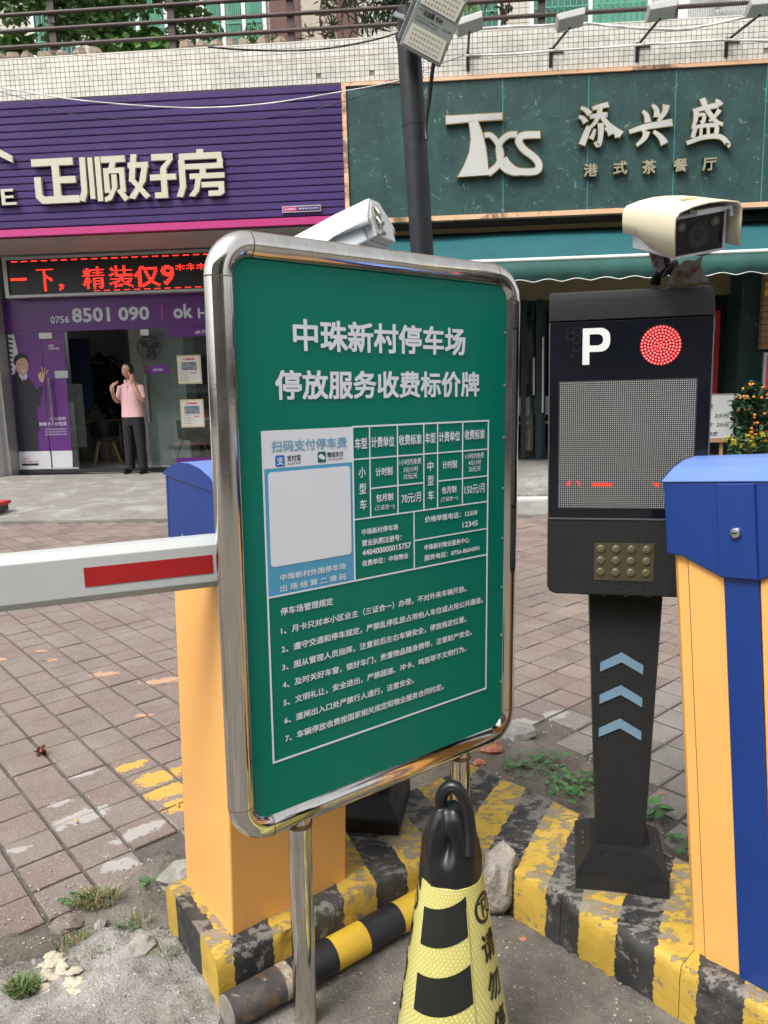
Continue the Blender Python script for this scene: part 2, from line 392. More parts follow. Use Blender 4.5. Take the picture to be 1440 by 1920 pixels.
m_black = mat('black_plastic', (.007, .007, .008), .35, var=0)
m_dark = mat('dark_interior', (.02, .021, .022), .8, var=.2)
m_dframe = mat('dark_teal_door_frame', (.014, .027, .032), .4, .2, var=.1)
m_grey = mat('grey_aluminium', (.42, .42, .41), .4, .5, var=.08)
m_wall = mat('white_wall_paint', (.58, .57, .55), .7, var=.08, dirt=[((.35, .33, .3), 2, .55, .75, .35)])
m_soffit = mat('soffit_strip', (.36, .33, .31), .5, .2, var=.1)
m_bluepaint = mat('blue_powder_coat', (.007, .034, .185), .36, var=.07, vs=5, rvar=.06, coat=.08, dirt=[((.05, .085, .22), 4, .55, .8, .25)], streak=((.07, .10, .2), 60, .6, .75, .35))
m_bluetop = mat('blue_powder_coat_sky_sheen', (.13, .22, .54), .34, var=.07, vs=6, rvar=.08, dirt=[((.16, .23, .5), 7, .5, .8, .4)])  # gate lids: sky sheen on the top painted in as a paler blue
m_orange = mat('orange_powder_coat', (.80, .41, .115), .38, var=.04, vs=2.5, rvar=.06, coat=.15, dirt=[((.45, .2, .04), 9, .68, .78, .4), ((.70, .33, .06), 2, .5, .8, .4)], streak=((.50, .27, .10), 45, .58, .75, .4))
m_rust = mat('rust', (.11, .045, .025), .85, var=.3, vs=40)
m_lprblk = mat('textured_black_metal', (.0075, .008, .009), .38, .1, var=.1, bump=.7, bs=420)
m_lprgl = mat('gloss_black_panel', (.006, .007, .011), .1, var=.1, vs=4, dirt=[((.05, .055, .06), 8, .62, .8, .25)])
m_warm = mat('aged_cream_shell', (.66, .60, .43), .42, var=.05, vs=8, dirt=[((.5, .4, .2), 14, .6, .75, .35)])
m_camw = mat('white_camera_shell', (.62, .64, .67), .35, var=.05, vs=8)
m_red = mat('red_plastic', (.45, .02, .03), .4)
# ------------------------------------------------------------ ground and paving
A_ = Vector((-.494, 1.444)); B_ = Vector((.058, 1.881)); E_ = Vector((.083, 2.324)); F_ = Vector((-.735, 1.676))
KZ = .13
C_ = A_*0 + B_ + Vector(dR)*2.2; D_ = E_ + Vector(dR)*2.2
gb = MB(); gb.box(-60, 60, -60, 80, -.4, -.012)
tag(gb.build('ground', m_sand), kind='structure')
def grid_sheet(name, poly, m, z=0, amp=.006, st=.03, fq=9, edge=.03, kind='structure', drop=-.02):
    """rough sheet over a polygon, feathered down at its rim"""
    xs = [p[0] for p in poly]; ys = [p[1] for p in poly]
    def inside(x, y):
        c = False; n = len(poly)
        for i in range(n):
            x1, y1 = poly[i]; x2, y2 = poly[i-1]
            if (y1 > y) != (y2 > y) and x < (x2-x1)*(y-y1)/(y2-y1)+x1: c = not c
        return c
    nx = int((max(xs)-min(xs))/st)+2; ny = int((max(ys)-min(ys))/st)+2
    idx = {}; vs = []; fs = []
    def vid(i, j):
        if (i, j) not in idx:
            x = min(xs)+i*st; y = min(ys)+j*st
            jx = noise.noise(Vector((x*7, y*7, 1)))*st*.8; jy = noise.noise(Vector((x*7, y*7, 9)))*st*.8
            h = z + amp*(noise.noise(Vector((x*fq, y*fq, 0))) + .5*noise.noise(Vector((x*fq*3.1, y*fq*3.1, 4))) + .25*noise.noise(Vector((x*fq*9, y*fq*9, 4))))
            if not all(inside(x+a, y+b) for a, b in ((edge, 0), (-edge, 0), (0, edge), (0, -edge))): h = z + drop
            idx[i, j] = len(vs); vs.append((x+jx, y+jy, h))
        return idx[i, j]
    for i in range(nx):
        for j in range(ny):
            x = min(xs)+(i+.5)*st; y = min(ys)+(j+.5)*st
            if inside(x, y): fs.append((vid(i, j), vid(i+1, j), vid(i+1, j+1), vid(i, j+1)))
    mb = MB(); mb.add(vs, fs)
    return tag(mb.build(name, m, smooth=60, fix=False), kind=kind)
front = [(-6, -2), (6, -2), (6, C_.y+.02), (C_.x, C_.y+.01), (B_.x+.01, B_.y+.03), (A_.x+.03, A_.y+.04), (-.6, 1.5), (-1.5, 1.42), (-6, 1.4)]
grid_sheet('ground', [(-2.5, .7), (2.2, .7), (2.2, .3), (C_.x+.02, C_.y+.04), (B_.x+.01, B_.y+.04), (A_.x+.04, A_.y+.04), (-.55, 1.3), (-2.5, 1.3)], m_ground, 0, .004, .025)
fb = MB(); fb.box(-60, 60, -60, .72, -.012, -.002); tag(fb.build('road', m_ground), kind='structure')
grid_sheet('cement_patch', [(-.45, 1.42), (-.45, 1.2), (-1.0, .95), (-2.2, 1.1), (-2.2, 1.62), (-1.12, 1.55), (-.98, 1.6), (-.86, 1.70), (-.74, 1.72), (-.62, 1.66), (-.40, 1.50)], m_rough, .012, .022, .012, 9, .03)
grid_sheet('dirt', [(-.70, 1.70), (-.95, 1.62), (-1.1, 1.53), (-1.2, 1.66), (-1.0, 1.72), (-.93, 1.85), (-.84, 2.06), (-.70, 2.0), (-.2, 2.5), (.1, 2.75), (.3, 2.78), (.62, 2.55), (.7, 2.2), (.62, 1.9), (.1, 2.3), (-.69, 1.72)], m_dirt, .0, .009, .02, 16, .02)
# concrete apron in front of the shops
ap = MB(); ap.prism([(7.72, -.3), (7.72, .004), (8.6, .012), (11.95, .012), (11.95, -.3)], -14, -.6, 'x')
tag(ap.build('pavement', m_apron), kind='structure')
ap = MB(); ap.prism([(8.66, -.3), (8.66, .05), (9.25, .06), (9.30, .15), (11.6, .16), (11.6, -.3)], -.6, 14, 'x')
tag(ap.build('pavement', m_apron), kind='structure')
ap = MB(); ap.prism([(7.62, -.3), (7.62, .006), (8.40, .01), (8.40, -.3)], -.597, 14, 'x'); tag(ap.build('pavement', m_apron), kind='structure')
kb = MB(); kb.box(-.597, 14, 8.42, 8.64, -.3, .03); tag(kb.build('kerb_strip', mat('pale_kerb', (.5, .49, .46), .8, var=.15, vs=5)), kind='structure')
# --- red square pavers, stack bond at 45 degrees
pv = tag(bpy.data.objects.new('paving', None), kind='structure'); COL.objects.link(pv)
th = R(-45.5); ux = Vector((math.cos(th), math.sin(th))); uy = Vector((-math.sin(th), math.cos(th)))
O0 = Vector((-1.33, 2.238)); PT = .145
def side(p, a, b): return (b[0]-a[0])*(p[1]-a[1]) - (b[1]-a[1])*(p[0]-a[0])
cells = []
kerbpoly = [A_, B_, C_, D_, E_, F_]
def region(c):
    x, y = c
    if y > 7.56+noise.noise(Vector((x*2, 0, 0)))*.03 or y < 1.5 or x < -7.5 or x > 7: return None
    if abs(x+.5) > y*.62+1.1+.3: return None
    if y < 7 and x < 0:
        lim = [(-9, 1.50), (-1.12, 1.56), (-1.0, 1.74), (-.93, 1.86), (-.84, 2.05), (-.62, 2.1), (-.25, 2.45), (.1, 2.75), (.26, 2.82)]
        for (xa, ya), (xb, yb) in zip(lim, lim[1:]):
            if xa <= x < xb:
                return 'red' if y > ya+(yb-ya)*(x-xa)/(xb-xa) + .04 else None
        return None
    # right of the apex
    ry = 2.84 + (x-.26)*.54 if x > .1 else 2.8
    if x > 1.0: ry = 3.24 + (x-1.0)*.6
    if y > ry: return 'red'
    if x > .42 and y > D_.y + (x-D_.x)*(E_.y-D_.y)/(E_.x-D_.x) + .16 and y > 1.2: return 'grey' if (x > .62 or y > 2.62) else None
    return None
pmesh = []
for k in range(5):
    mb = MB(); h = PT/2-.0024-.0004*k; hy = h-.0028
    j = [random.uniform(-.0016, .0016) for _ in range(8)]
    t0 = (-h+j[0], h+j[1], -h+j[2], h+j[3])
    mb.frust((-h, h, -hy, hy), (-h, h, -hy, hy), -.03, -.004)
    e = .0025
    mb.frust((-h, h, -hy, hy), (t0[0]+e, t0[1]-e, t0[2]+.0028+e, t0[3]-.0028-e), -.004, -.001)
    me = mb.mesh('paver'); me.materials.append(m_paver); pmesh.append((me, mb))
gmesh = []
for k in range(3):
    mb = MB(); h = PT/2-.006
    mb.frust((-h, h, -h, h), (-h, h, -h, h), -.03, -.006); mb.frust((-h, h, -h, h), (-h+.006, h-.006, -h+.006, h-.006), -.006, -.001)
    me = mb.mesh('paver'); me.materials.append(m_gpaver); gmesh.append((me, mb))
for i in range(-60, 80):
    for j in range(-60, 80):
        c = O0 + ux*((i+.5)*PT) + uy*((j+.5)*PT)
        k = region(c)
        if k:
            v = Vector((c.x, c.y, 0)) - Vector((0, 0, CH)); wz = v.dot(FW); X = 720+1442*v.dot(RT)/wz; Yp = 960-1442*v.dot(UP)/wz
            vis = -40 < X < 1480 and Yp < 1960 and not (470 < X < 900 and Yp < 1400) and not (1040 < X < 1240) and not (X > 1300)
            cells.append((0 if vis else 1, c.y + abs(c.x)*.2, c, k))
cells.sort(key=lambda q: (q[0], q[1]))
rest = {'red': MB(), 'grey': MB()}; cnt = 0
for q, (o_, d_, c, k) in enumerate(cells):
    ms = pmesh if k == 'red' else gmesh
    me, mb = ms[random.randrange(len(ms))]
    T = Matrix.Translation((c.x, c.y, random.uniform(-.003, .001))) @ Matrix.Rotation(th + random.choice((0, 2))*math.pi/2 + random.gauss(0, .006), 4, 'Z') @ Matrix.Rotation(random.gauss(0, .006), 4, 'X') @ Matrix.Rotation(random.gauss(0, .006), 4, 'Y')
    if q < 298 and o_ == 0:
        o = bpy.data.objects.new('paver', me); COL.objects.link(o); o.parent = pv; o.matrix_basis = T; cnt += 1
    else:
        rest[k].add([T @ Vector(v) for v in mb.v], mb.f)
rest['red'].build('paver', m_paver, pv, kind='stuff', fix=False); rest['grey'].build('paver', m_gpaver, pv, kind='stuff', fix=False)
print('paver cells', len(cells), cnt)
# --- kerb island of two arms
def kerb_arm(p0, d, n, length, wd, m, par, miter0=0, miter1=0, seg=.3, endcap=False):
    k = 0; s = 0
    while s < length-.02:
        e = min(s+seg, length)
        vs = []; fs = []
        prof = [(0, -.02), (.0, .02), (.0, .06), (.001, .10), (.004, .122), (.012, .1285), (.03, KZ), (.07, KZ), (.12, KZ+.002), (.17, KZ), (.22, KZ+.001), (.27, KZ), (wd-.02, KZ-.004), (wd-.003, KZ-.014), (wd, KZ-.05), (wd, -.02)]
        ns = 14
        for a in range(ns+1):
            for (q, z) in prof:
                u = s + (e-s)*a/ns
                if a == 0: u += .0008
                if a == ns: u -= .0008
                uu = u
                if k == 0: uu = u + miter0*q*(1-a/ns)
                if e >= length: uu = u + miter1*q*(a/ns)
                x = p0[0] + d[0]*uu + n[0]*q; y = p0[1] + d[1]*uu + n[1]*q
                v = Vector((x*9, y*9, z*9)); am = .006 if .03 < z else .004
                dn = noise.noise(v)*am + noise.noise(v*3.3)*am*.5
                chip = max(0, noise.noise(Vector((x*16, y*16, z*16+5)))-.25)*.03 if (q < .03 and z > .09) else 0
                vs.append((x + n[0]*(dn+chip), y + n[1]*(dn+chip), z + (dn-chip*.8 if z > .02 else 0)))
        m_ = len(prof)
        for a in range(ns):
            for b in range(m_-1): fs.append((a*m_+b, a*m_+b+1, (a+1)*m_+b+1, (a+1)*m_+b))
        fs += [tuple(range(m_-1, -1, -1)), tuple(ns*m_+b for b in range(m_))]
        mb = MB(); mb.add(vs, fs); mb.build('kerb_stone', m, par, smooth=50)
        s = e; k += 1
kerb = tag(bpy.data.objects.new('kerb', None), kind='structure'); COL.objects.link(kerb)
LL = (B_-A_).length
kerb_arm(A_, dL, nL, LL, (F_-A_).length-.005, m_kL, kerb, miter1=-(E_-B_).dot(Vector(dL))*-1/.335 if False else (E_-B_).dot(Vector(dL))/(E_-B_).dot(Vector(nL)))
kerb_arm(B_, dR, nR, 2.2, .356, m_kR, kerb, miter0=(E_-B_).dot(Vector(dR))/(E_-B_).dot(Vector(nR)))
# ------------------------------------------------------------ the building
FY = 10.6
bd = thing('building', 'white mosaic tiled shop building with a planted terrace above two shopfronts', 'building', (0, 12, 0))
def bpart(name, mb, m, **k): return mb.build(name, m, bd, world=True, **k)
mb = MB(); mb.box(-12, 12, FY+.012, FY+.25, 5.13, 5.645); mb.box(-12, 12, FY+.25, 12.5, 5.2, 5.4); bpart('parapet', mb, m_grout)
mb = MB(); P6 = .0625
for i in range(int(12.4/P6)):
    for j in range(8):
        x = -6.6 + i*P6; z = 5.143 + j*P6; g = .0035; q = random.uniform(0, .0015)
        if random.random() < .004: continue
        mb.add([(x+g, FY-q, z+g), (x+P6-g, FY-q, z+g), (x+P6-g, FY-q, z+P6-g), (x+g, FY-q, z+P6-g), (x+g, FY+.012, z+g), (x+P6-g, FY+.012, z+g), (x+P6-g, FY+.012, z+P6-g), (x+g, FY+.012, z+P6-g)],
               [(0, 1, 2, 3), (3, 2, 6, 7), (1, 5, 6, 2), (4, 0, 3, 7), (4, 5, 1, 0)])
bpart('wall_tile', mb, m_tile, kind='stuff', fix=False)
mb = MB(); mb.box(-12, 12, FY+.0, FY+.22, 5.646, 5.66); bpart('coping', mb, m_tile)
# upper storey wall of small tiles, windows
m_upt = mat('upper_tile_wall', (.52, .49, .43), .6, var=.1, vs=3)
UY = 12.5
mb = MB(); mb.box(-12, 12, UY, UY+.3, 5.4, 12); bpart('wall', mb, m_grout)
mb = MB()
for i in range(int(12.6/.1)):
    for j in range(26):
        x = -7+i*.1; z = 5.9+j*.1; mb.box(x+.004, x+.096, UY-.008, UY, z+.004, z+.096)
bpart('wall_tile', mb, m_upt, kind='stuff', fix=False)
m_wfr = mat('white_window_frame', (.70, .71, .70), .4, var=.04)
m_gg = mat('green_window_glass', (.05, .15, .12), .1, var=.25, vs=2)
m_ggl = mat('green_curtain', (.10, .33, .24), .6, var=.2, vs=7)
def window(x0, x1, z0, z1, n, m=None):
    f = MB(); w_ = .06
    f.box(x0, x1, UY-.06, UY-.009, z0, z0+w_); f.box(x0, x1, UY-.06, UY-.009, z1-w_, z1)
    for k in range(n+1):
        x = x0+(x1-x0-w_)*k/n; f.box(x, x+w_, UY-.055, UY-.01, z0+w_, z1-w_)
    fo = bpart('window', f, m_wfr)
    for k in range(n):
        xa = x0+(x1-x0-w_)*k/n+w_; xb = x0+(x1-x0-w_)*(k+1)/n
        g = MB(); g.box(xa+.001, xb-.001, UY-.03, UY-.02, z0+w_+.001, z1-w_-.001); g.build('pane', m or (m_ggl if k % 2 else m_gg), fo)
        g = MB()
        for q in range(1, 9): xx = xa+(xb-xa)*q/9; g.box(xx-.006, xx+.006, UY-.075, UY-.063, z0+.02, z1-.02)
        for zz in (z0+.35, z0+.8): g.box(xa, xb, UY-.088, UY-.077, zz-.008, zz+.008)
        g.build('window_bars', m_ggl, fo)
window(-6.1, -5.35, 6.25, 8.2, 1); window(-4.9, -3.95, 6.35, 8.3, 2); window(-3.45, -2.45, 6.35, 8.3, 3, m_ggl); window(.15, 1.05, 6.3, 8.2, 1); window(1.45, 3.2, 6.3, 8.2, 2)
mb = MB(); mb.box(-2.4, -1.95, UY-.05, UY-.009, 5.9, 8.2); bpart('door', mb, mat('brown_door', (.10, .035, .025), .5))
mb = MB(); mb.box(-1.4, -1.1, UY-.05, UY-.009, 5.9, 8.2); bpart('door', mb, MATS['brown_door'])
mb = MB(); mb.box(-1.9, -1.45, UY-.07, UY-.009, 5.9, 8.2); bpart('pillar', mb, mat('beige_render', (.42, .36, .3), .8, var=.15))
# fascia returns, ceiling, interior shell of the ground floor
mb = MB(); mb.box(-1.6, -1.12, 11.0, 12.4, 0, 5.13); bpart('pillar', mb, m_wall)
mb = MB(); mb.box(-14, -7.61, FY+.02, 11.7, 3.44, 5.128); mb.box(-13.9, -7.62, FY, FY+.018, 3.44, 5.12); bpart('blank_fascia', mb, m_upt)
mb = MB(); mb.box(-14, -6.97, 11.75, 12.3, 0, 3.42); bpart('pillar', mb, m_wall)
mb = MB(); mb.box(-6.97, -6.87, 11.92, 12.25, 0, 3.42); bpart('pillar', mb, m_grey)
mb = MB()
for k in range(9):
    y = FY+.06+k*.145; mb.box(-7.6, -1.6, y, y+.135, 3.425, 3.44)
bpart('soffit', mb, m_soffit)
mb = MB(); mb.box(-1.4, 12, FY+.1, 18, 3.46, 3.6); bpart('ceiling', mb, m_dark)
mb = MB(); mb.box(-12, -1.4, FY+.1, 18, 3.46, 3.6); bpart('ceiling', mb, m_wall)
mb = MB(); mb.box(-12, -7.02, 12.3, 12.5, 0, 3.46); mb.box(-9, -6.95, 12.5, 18, 0, 3.46); bpart('wall', mb, m_wall)
# estate shop interior
m_int = mat('interior_wall', (.74, .75, .75), .8, var=.08)
m_intf = mat('interior_floor_tile', (.62, .62, .60), .15, var=.06)
mb = MB(); mb.box(-7, -1.2, 12.3, 18, -.05, .0125); bpart('floor', mb, m_intf)
mb = MB(); mb.box(-7, -1.2, 17, 17.2, 0, 3.4); mb.box(-1.6, -1.4, 12.4, 17, 0, 3.4); mb.box(-3.9, -3.8, 15, 17, 0, 3.4); bpart('interior_wall', mb, m_int)
# restaurant interior
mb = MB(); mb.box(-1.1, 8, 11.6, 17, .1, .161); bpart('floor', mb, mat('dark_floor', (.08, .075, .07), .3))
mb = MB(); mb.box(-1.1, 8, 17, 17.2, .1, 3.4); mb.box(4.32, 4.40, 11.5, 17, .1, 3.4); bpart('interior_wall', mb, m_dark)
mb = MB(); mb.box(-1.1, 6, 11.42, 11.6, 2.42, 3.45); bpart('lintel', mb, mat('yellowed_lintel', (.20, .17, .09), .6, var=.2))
mcol = MB(); mcol.box(4.12, 4.68, 11.0, 11.5, .155, 2.62); mcol.box(4.12, 4.68, 11.0, 11.5, 2.626, 3.4); bpart('pillar', mcol, M_marble('dark_green_marble', (.018, .045, .038), (.3, .4, .36)), label='dark green veined marble pillar')
# --- purple estate agent signboard
sb = thing('shop_signboard', 'wide purple slatted fascia sign with big cream Chinese letters and a magenta bottom edge', 'sign', (-4.3, FY+.1, 3.42))
def spart(name, mb_, m, **k): return mb_.build(name, m, sb, world=True, **k)
nsl = 17; z0s, z1s = 3.53, 5.13; ps = (z1s-z0s)/nsl
for k in range(nsl):
    z = z0s+k*ps; q = MB(); q.prism([(FY+.04, z+.008), (FY+.004, z+.010), (FY, z+.02), (FY, z+ps-.006), (FY+.008, z+ps), (FY+.04, z+ps)], -7.6, -1.158, 'x'); spart('slat', q, m_purple)
q = MB(); q.box(-7.6, -1.158, FY+.042, FY+.1, 3.42, 5.129); spart('backing', q, m_black)
q = MB(); q.prism([(FY+.04, 3.425), (FY-.015, 3.425), (FY-.02, 3.43), (FY-.02, 3.52), (FY+.04, 3.52)], -7.6, -1.158, 'x'); spart('bottom_trim', q, m_magenta)
def fx(px, py): return at(px, py, FY)
# letters 正顺好房 as built stroke polygons: unit box 0..100, y up
def strokes(name, lst, x0, x1, z0, z1, parent=sb, ext=.05, y=FY-.012, m=m_cream, w=11):
    mb_ = MB()
    X = lambda u: x0+(x1-x0)*u/100; Z = lambda v: z0+(z1-z0)*v/100
    wx = w
    for st in lst:
        if isinstance(st[0], (int, float)):   # rectangle u0,v0,u1,v1
            u0, v0, u1, v1 = st
            mb_.prism([(X(u0), Z(v0)), (X(u1), Z(v0)), (X(u1), Z(v1)), (X(u0), Z(v1))], y-ext-random.uniform(0, .0009), y, 'y')
        else:
            mb_.prism([(X(u), Z(v)) for u, v in st], y-ext-random.uniform(0, .0009), y, 'y')
    return mb_.build(name, m, parent, world=True)
zh = [('zheng', 66, 150), ('shun', 151, 240), ('hao', 244, 331), ('fang', 335, 423)]
def zz(px, top, bot): return at(px, bot, FY).z, at(px, top, FY).z
G1 = [(0, 84, 92, 100), (44, 0, 60, 84), (60, 44, 95, 59), [(3, 60), (18, 60), (18, 20), (23, 16), (44, 16), (44, 0), (16, 0), (3, 14)], (60, 0, 100, 16)]
G2 = [[(5, 98), (17, 98), (16, 20), (9, 0), (-3, 5), (4, 24)], (22, 6, 32, 97), (37, 0, 48, 98), (50, 84, 100, 98), [(68, 84), (80, 84), (76, 70), (64, 70)], (53, 18, 64, 72), (64, 60, 86, 72), (86, 18, 97, 72),
      (69, 28, 80, 58), [(69, 28), (80, 30), (66, 2), (52, -2), (52, 8), (60, 12)], [(78, 22), (88, 26), (102, 4), (93, -3)]]
G3 = [(0, 70, 44, 82), [(8, 100), (21, 100), (12, 40), (0, 40)], [(0, 44), (12, 46), (44, 6), (34, 0)], [(31, 76), (43, 74), (36, 40), (10, 0), (-3, 4), (22, 38)],
      (52, 84, 98, 98), [(98, 98), (98, 86), (80, 62), (70, 68)], (69, 0, 82, 66), (46, 40, 102, 53), [(69, 0), (54, 0), (54, 13), (69, 13)]]
G4 = [(44, 96, 58, 106), [(6, 84), (96, 84), (96, 98), (6, 98)], (4, 22, 17, 84), [(4, 24), (17, 24), (9, 0), (-4, 2)], (86, 66, 98, 84), (17, 62, 98, 74), (48, 50, 61, 62), (26, 40, 100, 52),
      [(38, 40), (50, 40), (44, 12), (34, 0), (22, 2), (34, 18)], (50, 20, 98, 32), [(86, 20), (98, 20), (98, 6), (90, 0), (64, 0), (64, 12), (86, 12)]]
for (nm, xa, xb), G, (tp, bt) in zip(zh, (G1, G2, G3, G4), ((299, 383), (294, 379), (290, 374), (287, 370))):
    a = at(xa, (tp+bt)/2, FY).x; b = at(xb, (tp+bt)/2, FY).x; z0_, z1_ = zz((xa+xb)/2, tp, bt)
    strokes('letter', G, a, b, z0_, z1_)
e0 = at(-36, 372, FY); zb, zt = zz(5, 357, 387)
for st, xa, xb in (('O', -92, -65), ('M', -24, 3), ('E', 7, 31)):
    text(st, at(xa, 370, FY).x, at(xb, 370, FY).x, zb, zt, FY-.012, m_cream, sb, 'letter', off=.02, ext=.05, world=True)
text('H', at(-60, 370, FY).x, at(-32, 370, FY).x, zb, zt, FY-.012, m_cream, sb, 'letter', off=.02, ext=.05, world=True)
text('ok', at(-118, 330, FY).x, at(-60, 330, FY).x, zb+.32, zt+.34, FY-.012, m_cream, sb, 'letter', off=.03, ext=.05, world=True)
q = MB(); a = at(28, 303, FY); b = at(-44, 268, FY); c = at(-116, 308, FY)
q.prism([(a.x, a.z-.03), (a.x, a.z+.06), (b.x, b.z+.07), (c.x, a.z+.06), (c.x, a.z-.03), (b.x, b.z-.03)], FY-.062, FY-.012, 'y'); spart('roof_emblem', q, m_cream)
q = MB(); q.disc((at(33, 383, FY).x, FY-.012, at(33, 383, FY).z), .02, 12, 'y', .05); spart('letter', q, m_cream)
# small plaque
a = at(530, 400, FY); b = at(602, 386, FY)
q = MB(); q.box(a.x, b.x, FY-.03, FY-.005, a.z, b.z+.01); pl = spart('plaque', q, m_grey)
q = MB(); q.box(a.x+.012, a.x+.2, FY-.033, FY-.03, a.z+.014, b.z-.004); q.build('plate', m_magenta, pl)
q = MB(); q.box(a.x+.2, b.x-.012, FY-.0335, FY-.03, a.z+.014, b.z-.004); q.build('plate', m_purple, pl)
text('北京路林', a.x+.03, a.x+.18, a.z+.03, b.z-.02, FY-.035, m_white, pl); text('直营第(39)分行', a.x+.22, b.x-.03, a.z+.03, b.z-.02, FY-.036, m_white, pl)
# --- green marble restaurant signboard
rs = thing('restaurant_signboard', 'green marble fascia sign with gold edged white letters beside the purple sign', 'sign', (2, FY+.1, 3.42))
def rpart(name, mb_, m, **k): return mb_.build(name, m, rs, world=True, **k)
xs = [-1.10, -.17, .90, 1.975, 3.05, 4.15, 5.22, 6.3]
for a, b in zip(xs, xs[1:]):
    q = MB(); q.box(a+.003, b-.003, FY-.0, FY+.06, 3.46, 5.09); rpart('marble_panel', q, m_marble)
for a in xs[1:-1]: q = MB(); q.box(a-.0045, a+.0045, FY-.0015, FY+.01, 3.461, 5.089); rpart('seam', q, mat('teal_seam_line', (.06, .26, .24), .5))
q = MB(); q.box(-1.10, 6.3, FY+.02, FY+.1, 3.44, 5.12); rpart('backing', q, mat('teal_seam', (.05, .22, .2), .5))
for a, b, c, d, nm in ((-1.155, -1.10, 3.40, 5.13, 's'), (-1.10, 6.3, 5.09, 5.13, 't'), (-1.10, 6.3, 3.40, 3.46, 'b')):
    q = MB(); q.box(a, b, FY-.03, FY+.1, c, d); rpart('copper_trim', q, m_copper)
m_gold = mat('polished_gold_edge', (.80, .62, .28), .2, 1, var=.05)
m_lface = mat('pale_letter_face', (.47, .475, .45), .4, var=.05)
def gold_poly(polys, nm='letter', grow=.012, ext=.055):
    def P(l): return [((q := at(720+x/2, y/2, FY)).x, q.z) for x, y in l]
    g = MB(); f = MB()
    def strip(mb_, Lp, Rp, y0, y1):
        n = len(Lp); V = [(x, y0, z) for x, z in Lp]+[(x, y0, z) for x, z in Rp]+[(x, y1, z) for x, z in Lp]+[(x, y1, z) for x, z in Rp]; Fs = []
        for i in range(n-1): Fs += [(i, i+1, n+i+1, n+i), (2*n+i, 3*n+i, 3*n+i+1, 2*n+i+1), (i, 2*n+i, 2*n+i+1, i+1), (n+i, n+i+1, 3*n+i+1, 3*n+i)]
        Fs += [(0, n, 3*n, 2*n), (n-1, 3*n-1, 4*n-1, 2*n-1)]; mb_.add(V, Fs)
    for l in polys:
        if l[0] == 'strip':
            La, Ra = P(l[1]), P(l[2]); n = len(La); Lg = []; Rg = []
            for i, (a, b) in enumerate(zip(La, Ra)):
                a = Vector(a); b = Vector(b); d = (a-b); w_ = d.length; d.normalize(); t = Vector((La[min(i+1, n-1)][0]-La[max(i-1, 0)][0], La[min(i+1, n-1)][1]-La[max(i-1, 0)][1])).normalized()*(grow*(-1 if i == 0 else 1 if i == n-1 else 0))
                Lg.append(tuple(a+d*grow+t)); Rg.append(tuple(b-d*grow+t))
            e = random.uniform(0, .0008); strip(g, Lg, Rg, FY-.02-ext-e, FY-.02); e = random.uniform(0, .0012); strip(f, La, Ra, FY-.02-ext-.004-e, FY-.02-ext-.0015); continue
        p = P(l); n = len(p); o = []
        ar = sum(p[i][0]*p[(i+1) % n][1]-p[(i+1) % n][0]*p[i][1] for i in range(n)); sg = 1 if ar > 0 else -1
        for i in range(n):
            a = Vector(p[i-1]); b = Vector(p[i]); c = Vector(p[(i+1) % n])
            n1 = Vector(((b-a).y, -(b-a).x)).normalized()*sg; n2 = Vector(((c-b).y, -(c-b).x)).normalized()*sg
            k = (n1+n2); k = k.normalized()*(grow/max(.5, k.normalized().dot(n1))); o.append((b.x+k.x, b.y+k.y))
        g.prism(o, FY-.02-ext-random.uniform(0, .0008), FY-.02, 'y'); f.prism(p, FY-.02-ext-.004, FY-.02-ext-.0015, 'y')
    go = rpart(nm, g, m_gold); f.build('letter_face', m_lface, go)
def band(pts, w, n=6):
    """outline of a stroke of width w (list or number) along pts (zoomed pixels)"""
    q = bezier([(x, y, 0) for x, y in pts], n); L = []; Rr = []
    for i, p in enumerate(q):
        t = (q[min(i+1, len(q)-1)]-q[max(i-1, 0)]).normalized(); nrm = Vector((-t.y, t.x, 0))
        ww = w if not isinstance(w, (list, tuple)) else w[0]+(w[1]-w[0])*i/(len(q)-1)
        L.append((p+nrm*ww/2)[:2]); Rr.append((p-nrm*ww/2)[:2])
    return ('strip', L, Rr)
gold_poly([[(232, 443), (440, 432), (441, 455), (345, 461), (330, 463), (233, 472)],
           [(330, 461), (350, 461), (368, 510), (380, 560), (387, 610), (390, 655), (400, 661), (276, 669), (300, 625), (318, 580), (325, 530), (322, 490), (318, 463)]])
gold_poly([band([(376, 514), (400, 515), (425, 545), (437, 585), (425, 625), (400, 648), (390, 655)], [16, 24])])
gold_poly([band([(497, 511), (462, 515), (432, 545), (428, 585), (440, 630), (480, 655), (540, 652)], [22, 14])])
gold_poly([band([(582, 512), (520, 515), (503, 535), (520, 565), (562, 598), (578, 625), (565, 648), (500, 648), (465, 625), (447, 600)], 25)])
